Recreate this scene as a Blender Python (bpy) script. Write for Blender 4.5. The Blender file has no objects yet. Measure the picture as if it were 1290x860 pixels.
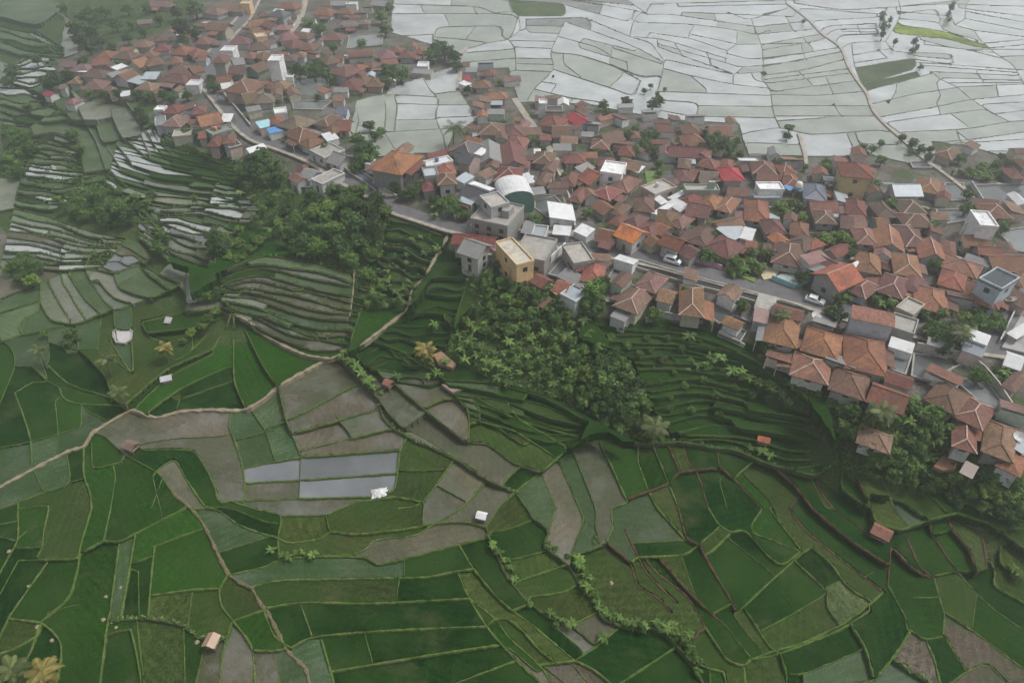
import bpy, math, random
import numpy as np
from mathutils import Vector, Matrix
R = math.radians
rnd = random.Random(11)
scene = bpy.context.scene
coll = scene.collection

# ------------------------------------------------------------------ camera (drone, 95 m above the village)
CAMH, PITCH, FPX = 95.0, R(40), 860.0
cp, sp = math.cos(PITCH), math.sin(PITCH)
def ray(x, y):
    u = (np.asarray(x, float) - 645) / FPX; v = (np.asarray(y, float) - 430) / FPX
    return u, cp - v * sp, -sp - v * cp
def unproj(x, y, z):
    dx, dy, dz = ray(x, y); t = (z - CAMH) / dz
    return dx * t, dy * t
# ------------------------------------------------------------------ terrain: smooth surface through surveyed spots (image x, y, height)
CTRL = """-150,-40,-2 100,-20,-3 400,-20,0 700,-20,0 1000,-20,0 1450,-20,0 700,60,0 1000,60,0 1290,60,0 900,140,0 1290,150,0 1500,200,0
300,60,1 200,80,0 450,80,0 560,120,0 330,160,1 640,200,0 1000,250,0 1290,300,0 1480,400,0 700,280,0 900,320,0 1100,350,0 1290,440,-1
560,285,0 470,235,0.5 430,215,0.5 760,320,0 960,365,-0.5 650,325,-0.5 720,360,-1.5 820,370,-1.5 930,400,-2 1010,440,-2.5 1100,480,-3 1200,510,-3 1290,560,-4
-150,120,-14 0,120,-12 60,60,-8 0,0,-6 110,125,-4 190,160,-4 240,185,-3 320,210,-2.5 380,240,-2
50,200,-13 150,200,-8 230,230,-7.5 300,250,-6 20,260,-14 100,270,-13 180,290,-11 260,320,-9 60,330,-15 0,400,-17 -150,400,-18 100,390,-16 220,380,-13.5
300,370,-10 350,340,-8 420,380,-9.5 440,300,-4 480,300,-3.5 510,340,-6.5 530,400,-9 400,438,-13.5 300,440,-15 150,470,-17 0,560,-18 200,560,-17.5
480,440,-12 580,370,-4.5 620,400,-5.5 700,420,-6 560,460,-11 640,470,-9.5 700,500,-12 760,500,-11 820,450,-7 800,412,-4.5 880,432,-5.5 850,500,-11 930,470,-7.5 960,520,-11.5 1020,518,-8.5 1000,478,-2.8 1060,502,-3.2 1120,517,-3.5 1100,556,-4.5 1180,552,-4.2 1290,602,-5 840,416,-4.5 880,403,-2.2 790,392,-2.0 935,426,-3.2
540,520,-15 650,550,-15.5 780,555,-15.5 900,560,-15.5 1000,580,-14.5 1050,545,-9 1060,600,-14.5 1150,598,-11 1180,625,-15 1290,655,-14 1290,690,-15.5
400,560,-17 300,640,-18 500,650,-17.5 700,640,-17 900,640,-16.5 1100,680,-16 1450,700,-14 0,700,-19 200,760,-19 450,780,-19 700,780,-19 950,780,-18 1200,780,-17
-200,900,-20 200,920,-20 600,920,-20 1000,920,-19 1400,920,-18"""
_c = np.array([[float(q) for q in s.split(',')] for s in CTRL.split()])
_cx, _cy = unproj(_c[:, 0], _c[:, 1], _c[:, 2])
C_XY = np.stack([_cx, _cy], 1) / 100.0
def _kern(d2): return 0.5 * d2 * np.log(d2 + 1e-9)
_n = len(C_XY)
_d2 = ((C_XY[:, None] - C_XY[None]) ** 2).sum(-1)
_A = np.zeros((_n + 3, _n + 3)); _A[:_n, :_n] = _kern(_d2) + np.eye(_n) * 0.004
_A[:_n, _n] = 1; _A[:_n, _n + 1:] = C_XY; _A[_n:, :_n] = _A[:_n, _n:].T
_sol = np.linalg.solve(_A, np.concatenate([_c[:, 2], np.zeros(3)]))
def height(X, Y):
    X = np.atleast_1d(np.asarray(X, float)) / 100; Y = np.atleast_1d(np.asarray(Y, float)) / 100
    X = np.clip(X, -4.2, 4.2); Y = np.clip(Y, -0.3, 5.0)
    out = np.empty(X.size); xf, yf = X.ravel(), Y.ravel()
    for i in range(0, X.size, 20000):
        x, y = xf[i:i + 20000], yf[i:i + 20000]
        d2 = (x[:, None] - C_XY[:, 0]) ** 2 + (y[:, None] - C_XY[:, 1]) ** 2
        out[i:i + 20000] = _kern(d2) @ _sol[:_n] + _sol[_n] + x * _sol[_n + 1] + y * _sol[_n + 2]
    return np.clip(out, -24, 3).reshape(X.shape)
def h1(X, Y): return float(height(X, Y)[0])
# height of the terrain seen along each ray, on a coarse grid
GX = np.arange(-120, 1420, 7.0); GY = np.arange(-90, 960, 7.0)
gx, gy = np.meshgrid(GX, GY)
def first_hit(px, py):
    lo = np.full(px.shape, np.nan); prev = np.full(px.shape, 4.0); done = np.zeros(px.shape, bool); hi = prev.copy()
    for z in np.arange(2.5, -26, -1.5):
        X, Y = unproj(px, py, z); f = height(X, Y) >= z
        new = f & ~done; lo[new] = z; hi[new] = z + 1.5; done |= new
    lo[~done] = -24; hi[~done] = -22.5
    for _ in range(9):
        m = (lo + hi) / 2; X, Y = unproj(px, py, m); f = height(X, Y) >= m
        lo = np.where(f, m, lo); hi = np.where(f, hi, m)
    return (lo + hi) / 2
ZG = first_hit(gx, gy)
def zpix(x, y):
    x = np.asarray(x, float); y = np.asarray(y, float)
    fx = np.clip((x - GX[0]) / 7, 0, len(GX) - 1.001); fy = np.clip((y - GY[0]) / 7, 0, len(GY) - 1.001)
    i, j = fx.astype(int), fy.astype(int); a, b = fx - i, fy - j
    return (ZG[j, i] * (1 - a) + ZG[j, i + 1] * a) * (1 - b) + (ZG[j + 1, i] * (1 - a) + ZG[j + 1, i + 1] * a) * b
def ground(x, y):
    z = zpix(x, y); X, Y = unproj(x, y, z); return X, Y, z
def gpt(x, y):
    X, Y, z = ground(x, y); return float(X), float(Y), float(z)

# ------------------------------------------------------------------ mesh helpers
class MB:
    def __init__(s): s.v = []; s.f = []
    def add(s, vs, fs):
        o = len(s.v); s.v += [tuple(q) for q in vs]; s.f += [tuple(i + o for i in f) for f in fs]; return s
    def box(s, x0, x1, y0, y1, z0, z1):
        return s.add([(x0, y0, z0), (x1, y0, z0), (x1, y1, z0), (x0, y1, z0), (x0, y0, z1), (x1, y0, z1), (x1, y1, z1), (x0, y1, z1)],
                     [(3, 2, 1, 0), (4, 5, 6, 7), (0, 1, 5, 4), (1, 2, 6, 5), (2, 3, 7, 6), (3, 0, 4, 7)])
    def bar(s, a, b, w, hgt=None):
        a, b = Vector(a), Vector(b); d = (b - a).normalized(); up = Vector((0, 0, 1))
        sd = d.cross(up); sd = Vector((1, 0, 0)) if sd.length < 1e-4 else sd.normalized(); u = sd.cross(d)
        hh = (hgt or w) / 2; w = w / 2; vs = []
        for p in (a, b): vs += [p - sd * w - u * hh, p + sd * w - u * hh, p + sd * w + u * hh, p - sd * w + u * hh]
        return s.add(vs, [(3, 2, 1, 0), (4, 5, 6, 7), (0, 1, 5, 4), (1, 2, 6, 5), (2, 3, 7, 6), (3, 0, 4, 7)])
    def tube(s, pts, rads, n=7):
        o = len(s.v)
        for i, (p, r) in enumerate(zip(pts, rads)):
            p = Vector(p); q = Vector(pts[min(i + 1, len(pts) - 1)]) - Vector(pts[max(i - 1, 0)]); q.normalize()
            a = q.orthogonal().normalized(); b = q.cross(a)
            for k in range(n):
                t = 2 * math.pi * k / n; s.v.append(tuple(p + (a * math.cos(t) + b * math.sin(t)) * r))
        for i in range(len(pts) - 1):
            for k in range(n): s.f.append((o + i * n + k, o + i * n + (k + 1) % n, o + (i + 1) * n + (k + 1) % n, o + (i + 1) * n + k))
        s.f.append(tuple(o + (len(pts) - 1) * n + k for k in range(n))); s.f.append(tuple(o + k for k in reversed(range(n))))
        return s
    def lathe(s, prof, n=14, c=(0, 0, 0)):
        o = len(s.v)
        for r, z in prof:
            for k in range(n): t = 2 * math.pi * k / n; s.v.append((c[0] + r * math.cos(t), c[1] + r * math.sin(t), c[2] + z))
        for i in range(len(prof) - 1):
            for k in range(n): s.f.append((o + i * n + k, o + i * n + (k + 1) % n, o + (i + 1) * n + (k + 1) % n, o + (i + 1) * n + k))
        s.f.append(tuple(o + (len(prof) - 1) * n + k for k in range(n))); s.f.append(tuple(o + k for k in reversed(range(n))))
        return s
    def mesh(s, name, mat):
        m = bpy.data.meshes.new(name); m.from_pydata(s.v, [], s.f)
        if mat: m.materials.append(mat)
        return m
    def build(s, name, mat, parent=None, color=None, **props):
        return link(name, s.mesh(name, mat), parent, color, **props)
def link(name, data, parent=None, color=None, **props):
    o = bpy.data.objects.new(name, data); coll.objects.link(o)
    if parent: o.parent = parent
    if color: o.color = color
    for k, v in props.items(): o[k] = v
    return o
def empty(name, loc, rz=0, **props):
    o = bpy.data.objects.new(name, None); coll.objects.link(o); o.location = loc; o.rotation_euler = (0, 0, rz); o.empty_display_size = 0.5
    for k, v in props.items(): o[k] = v
    return o

# ------------------------------------------------------------------ materials
def new_mat(name):
    m = bpy.data.materials.new(name); m.use_nodes = True; nt = m.node_tree
    return m, nt, nt.nodes['Principled BSDF']
def N(nt, t, **kw):
    n = nt.nodes.new(t)
    for k, v in kw.items(): setattr(n, k, v)
    return n
def noise(nt, vec, scale, detail=3, rough=0.55):
    n = N(nt, 'ShaderNodeTexNoise'); n.inputs['Scale'].default_value = scale; n.inputs['Detail'].default_value = detail; n.inputs['Roughness'].default_value = rough
    if vec: nt.links.new(vec, n.inputs['Vector'])
    return n.outputs['Fac']
def maprange(nt, f, a, b, c, d):
    n = N(nt, 'ShaderNodeMapRange'); nt.links.new(f, n.inputs[0])
    for i, q in enumerate((a, b, c, d)): n.inputs[i + 1].default_value = q
    return n.outputs[0]
def mixc(nt, fac, a, b, blend='MIX'):
    n = N(nt, 'ShaderNodeMix', data_type='RGBA', blend_type=blend)
    for s, v in ((n.inputs[0], fac), (n.inputs[6], a), (n.inputs[7], b)):
        if hasattr(v, 'is_output'): nt.links.new(v, s)
        elif isinstance(v, (int, float)): s.default_value = v
        else: s.default_value = (*v, 1)[:4]
    return n.outputs[2]
def mathn(nt, op, a, b):
    n = N(nt, 'ShaderNodeMath', operation=op)
    for s, v in zip(n.inputs, (a, b)):
        if hasattr(v, 'is_output'): nt.links.new(v, s)
        else: s.default_value = v
    return n.outputs[0]
def scaled(nt, col, fac):      # colour times a scalar
    n = N(nt, 'ShaderNodeVectorMath', operation='SCALE')
    if hasattr(col, 'is_output'): nt.links.new(col, n.inputs[0])
    else: n.inputs[0].default_value = col
    nt.links.new(fac, n.inputs['Scale']); return n.outputs[0]
def bump(nt, bs, f, strength, dist):
    b = N(nt, 'ShaderNodeBump'); b.inputs['Strength'].default_value = strength; b.inputs['Distance'].default_value = dist
    nt.links.new(f, b.inputs['Height']); nt.links.new(b.outputs[0], bs.inputs['Normal'])
def plain(name, c, rough=0.7, var=0.25, scale=1.5, metallic=0.0):
    m, nt, bs = new_mat(name); tc = N(nt, 'ShaderNodeTexCoord').outputs['Object']
    f = maprange(nt, noise(nt, tc, scale, 5, 0.65), 0.3, 0.7, 1 - var, 1 + var)
    nt.links.new(scaled(nt, c, f), bs.inputs['Base Color']); bs.inputs['Roughness'].default_value = rough; bs.inputs['Metallic'].default_value = metallic
    return m
def objcol(name, rough=0.75, var=0.25, scale=1.2, stain=0.35, stain_col=(0.06, 0.055, 0.045), spec=0.5):
    m, nt, bs = new_mat(name); tc = N(nt, 'ShaderNodeTexCoord').outputs['Object']; oi = N(nt, 'ShaderNodeObjectInfo')
    v = N(nt, 'ShaderNodeVectorMath', operation='ADD'); nt.links.new(tc, v.inputs[0]); nt.links.new(scaled(nt, (57, 31, 11), oi.outputs['Random']), v.inputs[1]); p = v.outputs[0]
    f = maprange(nt, noise(nt, p, scale, 5, 0.65), 0.3, 0.7, 1 - var, 1 + var)
    c = scaled(nt, oi.outputs['Color'], f)
    s = maprange(nt, noise(nt, p, scale * 0.33, 4, 0.7), 0.52, 0.68, 0, stain)
    nt.links.new(mixc(nt, s, c, stain_col), bs.inputs['Base Color'])
    bs.inputs['Roughness'].default_value = rough; bs.inputs['Specular IOR Level'].default_value = spec
    return m, nt, bs, p
MAT = {}
MAT['wall'] = objcol('painted_wall', 0.8, 0.15, 1.0, 0.5, (0.16, 0.15, 0.12))[0]
def roof_mat():
    m, nt, bs = new_mat('clay_tiles'); tc = N(nt, 'ShaderNodeTexCoord').outputs['Object']; oi = N(nt, 'ShaderNodeObjectInfo')
    v = N(nt, 'ShaderNodeVectorMath', operation='ADD'); nt.links.new(tc, v.inputs[0]); nt.links.new(scaled(nt, (91, 53, 17), oi.outputs['Random']), v.inputs[1]); p = v.outputs[0]
    vo = N(nt, 'ShaderNodeTexVoronoi'); vo.inputs['Scale'].default_value = 2.6; nt.links.new(p, vo.inputs['Vector'])
    sx = N(nt, 'ShaderNodeSeparateColor'); nt.links.new(vo.outputs['Color'], sx.inputs[0])
    tile = maprange(nt, sx.outputs[0], 0, 1, 0.68, 1.18)
    c = scaled(nt, oi.outputs['Color'], tile)
    big = noise(nt, p, 0.22, 5, 0.7)
    c = mixc(nt, maprange(nt, big, 0.42, 0.66, 0, 0.7), c, (0.085, 0.056, 0.047))       # lichen-dark old tiles
    c = mixc(nt, maprange(nt, noise(nt, p, 0.6, 5, 0.75), 0.55, 0.75, 0, 0.55), c, (0.24, 0.115, 0.075))  # fresher tiles
    c = mixc(nt, maprange(nt, noise(nt, p, 1.3, 3, 0.7), 0.60, 0.78, 0, 0.45), c, (0.05, 0.045, 0.04))
    nt.links.new(c, bs.inputs['Base Color']); bs.inputs['Roughness'].default_value = 0.85; bs.inputs['Specular IOR Level'].default_value = .2
    bump(nt, bs, vo.outputs['Distance'], 0.5, 0.08)
    return m
MAT['tile'] = roof_mat()
def sheet_mat():
    m, nt, bs, p = objcol('corrugated_sheet', 0.5, 0.12, 0.8, 0.4, (0.26, 0.24, 0.22))
    return m
MAT['sheet'] = sheet_mat()
MAT['concrete'] = objcol('concrete', 0.85, 0.2, 0.8, 0.6, (0.10, 0.095, 0.085))[0]
MAT['ridge'] = plain('ridge_mortar', (0.33, 0.24, 0.19), 0.85, 0.35, 1.2)
MAT['glass'] = plain('dark_window', (0.03, 0.035, 0.04), 0.15, 0.2)
MAT['door'] = plain('wooden_door', (0.12, 0.06, 0.03), 0.6)
MAT['asphalt'] = plain('asphalt', (0.095, 0.093, 0.096), 0.85, 0.3, 0.5)
MAT['verge'] = plain('pale_verge', (0.27, 0.24, 0.20), 0.9, 0.35, 0.5)
MAT['pathmud'] = plain('trodden_earth', (0.20, 0.165, 0.11), 0.9, 0.4, 0.7)
MAT['trunk'] = plain('bark', (0.10, 0.08, 0.06), 0.9, 0.3, 2)
MAT['car'] = plain('car_paint_white', (0.75, 0.76, 0.77), 0.25, 0.04)
MAT['rubber'] = plain('tyre_rubber', (0.02, 0.02, 0.02), 0.8)
MAT['carglass'] = plain('car_glass', (0.02, 0.025, 0.03), 0.08)
MAT['lamp'] = plain('lamp_lens', (0.6, 0.3, 0.25), 0.2)
MAT['dish'] = plain('dish_mesh', (0.45, 0.45, 0.43), 0.5, 0.15)
MAT['straw'] = plain('straw', (0.22, 0.18, 0.115), 0.9, 0.35, 2)
MAT['thatch'] = plain('old_thatch', (0.15, 0.10, 0.075), 0.95, 0.4, 1.5)

def paddy_mat():
    # colour of the crop or mud comes from the field's own colour; alpha carries how rough (dry) its surface is
    m, nt, bs = new_mat('paddy'); tc = N(nt, 'ShaderNodeTexCoord').outputs['Object']; oi = N(nt, 'ShaderNodeObjectInfo')
    v = N(nt, 'ShaderNodeVectorMath', operation='ADD'); nt.links.new(tc, v.inputs[0]); nt.links.new(scaled(nt, (31, 77, 0), oi.outputs['Random']), v.inputs[1]); p = v.outputs[0]
    vr = N(nt, 'ShaderNodeVectorRotate', rotation_type='Z_AXIS'); nt.links.new(tc, vr.inputs['Vector']); nt.links.new(mathn(nt, 'MULTIPLY', oi.outputs['Random'], 3.14), vr.inputs['Angle'])
    wv = N(nt, 'ShaderNodeTexWave'); wv.inputs['Scale'].default_value = 0.22; wv.inputs['Distortion'].default_value = 2.5; wv.inputs['Detail'].default_value = 2
    nt.links.new(vr.outputs[0], wv.inputs['Vector'])
    al = oi.outputs['Alpha']
    f = mathn(nt, 'MULTIPLY', maprange(nt, noise(nt, p, 0.07, 4, 0.6), 0.3, 0.7, 0.78, 1.22), maprange(nt, noise(nt, p, 0.25, 4, 0.7), 0.3, 0.7, 0.92, 1.08))
    fine = mathn(nt, 'MULTIPLY', mathn(nt, 'MULTIPLY', maprange(nt, noise(nt, p, 2.6, 2, 0.7), 0.35, 0.65, 0.62, 1.38), maprange(nt, noise(nt, p, 0.7, 4, 0.7), 0.3, 0.7, 0.75, 1.25)), maprange(nt, wv.outputs['Fac'], 0, 1, 0.88, 1.12))
    wetf = maprange(nt, al, 0.12, 0.5, 0.0, 1.0)
    ff = mathn(nt, 'MULTIPLY', f, mathn(nt, 'ADD', mathn(nt, 'MULTIPLY', mathn(nt, 'SUBTRACT', fine, 1), wetf), 1))
    c = scaled(nt, oi.outputs['Color'], ff)
    wet_sheen = mathn(nt, 'MULTIPLY', maprange(nt, noise(nt, p, 0.09, 5, 0.7), 0.48, 0.66, 0, 0.7), mathn(nt, 'MULTIPLY', maprange(nt, al, .18, .26, 0, 1), maprange(nt, al, .36, .46, 1, 0)))
    c = mixc(nt, wet_sheen, c, (0.15, 0.15, 0.14))                               # pale silvery blotches: reflection on thin water put into the colour
    lush = maprange(nt, noise(nt, p, 0.05, 5, 0.7), 0.42, 0.64, 0, 0.85)      # where the seedlings stand thicker
    c = mixc(nt, mathn(nt, 'MULTIPLY', lush, wetf), c, (0.022, 0.05, 0.010))
    pat = maprange(nt, noise(nt, p, 0.11, 5, 0.65), 0.55, 0.72, 0, 0.5)
    c = mixc(nt, mathn(nt, 'MULTIPLY', pat, wetf), c, (0.065, 0.068, 0.03))     # thin, yellowing patches
    nt.links.new(c, bs.inputs['Base Color']); bs.inputs['IOR'].default_value = 1.33
    rough = mathn(nt, 'MULTIPLY', al, maprange(nt, noise(nt, p, 0.12, 3, 0.6), 0.3, 0.7, 0.7, 1.4))
    nt.links.new(rough, bs.inputs['Roughness'])
    nt.links.new(maprange(nt, al, .15, .6, .5, .06), bs.inputs['Specular IOR Level'])      # wet mud shines, a closed crop does not
    bp = N(nt, 'ShaderNodeBump'); bp.inputs['Distance'].default_value = 0.25; nt.links.new(mathn(nt, 'MULTIPLY', wetf, 0.7), bp.inputs['Strength'])
    nt.links.new(noise(nt, p, 2.6, 3, 0.7), bp.inputs['Height']); nt.links.new(bp.outputs[0], bs.inputs['Normal'])
    return m
MAT['paddy'] = paddy_mat()
def water_mat():
    m, nt, bs, p = objcol('pond_water', 0.06, 0.15, 0.1, 0.3, (0.03, 0.035, 0.025)); bs.inputs['IOR'].default_value = 1.33
    return m
MAT['water'] = water_mat()
def grass_mat(name, c1, c2, c3, sc=1.0):
    m, nt, bs = new_mat(name); tc = N(nt, 'ShaderNodeTexCoord').outputs['Object']
    c = mixc(nt, maprange(nt, noise(nt, tc, 0.12 * sc, 5, 0.65), 0.35, 0.65, 0, 1), c1, c2)
    c = mixc(nt, maprange(nt, noise(nt, tc, 0.35 * sc, 4, 0.7), 0.52, 0.68, 0, 0.8), c, c3)
    c = scaled(nt, c, maprange(nt, noise(nt, tc, 2.2, 3, 0.75), 0.3, 0.7, 0.55, 1.45))
    nt.links.new(c, bs.inputs['Base Color']); bs.inputs['Roughness'].default_value = 0.9; bs.inputs['Specular IOR Level'].default_value = .08
    bump(nt, bs, noise(nt, tc, 2.2, 3, 0.75), 0.8, 0.3)
    return m
MAT['bund'] = grass_mat('bund_grass', (0.085, 0.125, 0.03), (0.055, 0.10, 0.022), (0.12, 0.11, 0.06))
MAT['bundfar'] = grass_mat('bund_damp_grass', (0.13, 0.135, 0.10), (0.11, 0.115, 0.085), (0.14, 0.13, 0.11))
MAT['bundgreen'] = grass_mat('terrace_edge_grass', (0.035, 0.075, 0.016), (0.028, 0.058, 0.014), (0.05, 0.06, 0.025))
MAT['track'] = grass_mat('worn_track', (0.15, 0.12, 0.075), (0.11, 0.10, 0.055), (0.075, 0.09, 0.03))
MAT['bunddark'] = grass_mat('bund_shrubby', (0.05, 0.08, 0.024), (0.058, 0.066, 0.032), (0.08, 0.062, 0.042))
MAT['soil'] = grass_mat('red_soil_bank', (0.095, 0.052, 0.036), (0.065, 0.04, 0.026), (0.05, 0.065, 0.022))
def ground_mat():
    m, nt, bs = new_mat('ground_cover'); tc = N(nt, 'ShaderNodeTexCoord').outputs['Object']
    at = N(nt, 'ShaderNodeAttribute', attribute_name='yard').outputs['Fac']
    g = mixc(nt, maprange(nt, noise(nt, tc, 0.06, 5, 0.65), 0.35, 0.65, 0, 1), (0.028, 0.055, 0.014), (0.055, 0.08, 0.025))
    g = mixc(nt, maprange(nt, noise(nt, tc, 0.2, 4, 0.7), 0.56, 0.7, 0, 0.7), g, (0.10, 0.075, 0.045))
    g = scaled(nt, g, maprange(nt, noise(nt, tc, 1.8, 3, 0.75), 0.3, 0.7, 0.5, 1.5))
    y = mixc(nt, maprange(nt, noise(nt, tc, 0.13, 4, 0.6), 0.4, 0.6, 0, 1), (0.125, 0.118, 0.11), (0.085, 0.072, 0.058))  # contact shade between houses put into the yard colour as a darker tone
    y = mixc(nt, maprange(nt, noise(nt, tc, 0.09, 4, 0.7), 0.52, 0.6, 0, 0.85), y, (0.04, 0.07, 0.02))
    y = scaled(nt, y, maprange(nt, noise(nt, tc, 0.9, 4, 0.75), 0.3, 0.7, 0.6, 1.4))
    nt.links.new(mixc(nt, at, g, y), bs.inputs['Base Color']); bs.inputs['Roughness'].default_value = 0.92; bs.inputs['Specular IOR Level'].default_value = .1
    bump(nt, bs, noise(nt, tc, 1.8, 3, 0.75), 0.7, 0.3)
    return m
MAT['ground'] = ground_mat()
def leaf_mat(name, ca, cb):
    m, nt, bs = new_mat(name); oi = N(nt, 'ShaderNodeObjectInfo')
    at = N(nt, 'ShaderNodeAttribute', attribute_name='leafhue').outputs['Fac']
    c = mixc(nt, at, ca, cb)
    c = mixc(nt, maprange(nt, oi.outputs['Random'], 0, 1, 0, 0.45), c, tuple(q * 0.9 for q in oi_mix), 'MIX') if False else c
    c = scaled(nt, c, maprange(nt, oi.outputs['Random'], 0, 1, 0.6, 1.45))
    nt.links.new(c, bs.inputs['Base Color']); bs.inputs['Roughness'].default_value = 0.6; bs.inputs['Specular IOR Level'].default_value = .2
    return m
MAT['leafdark'] = leaf_mat('leaves_dark', (0.024, 0.056, 0.014), (0.075, 0.128, 0.03))
MAT['leafmid'] = leaf_mat('leaves_mid', (0.036, 0.080, 0.017), (0.105, 0.17, 0.036))
MAT['leaflight'] = leaf_mat('leaves_light', (0.055, 0.105, 0.02), (0.14, 0.20, 0.04))
MAT['banana'] = leaf_mat('banana_leaf', (0.03, 0.07, 0.013), (0.09, 0.145, 0.03))
MAT['palm'] = leaf_mat('palm_frond', (0.04, 0.06, 0.02), (0.10, 0.12, 0.04))
MAT['palmyellow'] = leaf_mat('yellowing_frond', (0.12, 0.11, 0.03), (0.26, 0.21, 0.06))
MAT['stemgreen'] = plain('banana_stem', (0.10, 0.12, 0.05), 0.7)
# ================================================================== LAND USE
def polys(s): return [[tuple(float(q) for q in p.split(',')) for p in l.split()] for l in s.strip().splitlines() if l.strip()]
VILLAGE = polys("""
60,78 110,62 190,45 240,25 250,-20 500,-20 492,40 580,66 576,84 540,95 450,128 440,170 482,200 440,236 400,236 345,205 300,192 222,172 195,130 100,122
440,200 520,192 562,192 570,168 600,150 580,118 582,88 640,85 655,128 740,130 840,150 930,155 945,196 1030,196 1100,195 1200,215 1290,240 1340,240 1340,640 1240,590 1190,530 1100,505 1000,475 950,436 860,402 760,395 690,378 620,345 560,295 490,265
1172,178 1220,183 1260,195 1340,195 1340,240 1190,222""")
JUNGLE = polys("""
370,235 490,243 490,290 468,330 490,388 462,392 440,345 385,325 350,292 300,240 292,205 330,185 360,200
575,330 600,335 690,380 738,394 730,425 772,440 800,455 826,520 848,548 800,556 740,525 690,498 620,478 560,440 580,400 600,380
1040,500 1060,490 1190,540 1340,635 1340,660 1250,645 1180,622 1062,592
80,243 130,236 180,255 200,280 150,287 90,277
85,0 200,-20 250,-20 240,25 190,45 130,70 100,72
0,155 40,160 50,190 30,225 0,225""")
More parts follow.
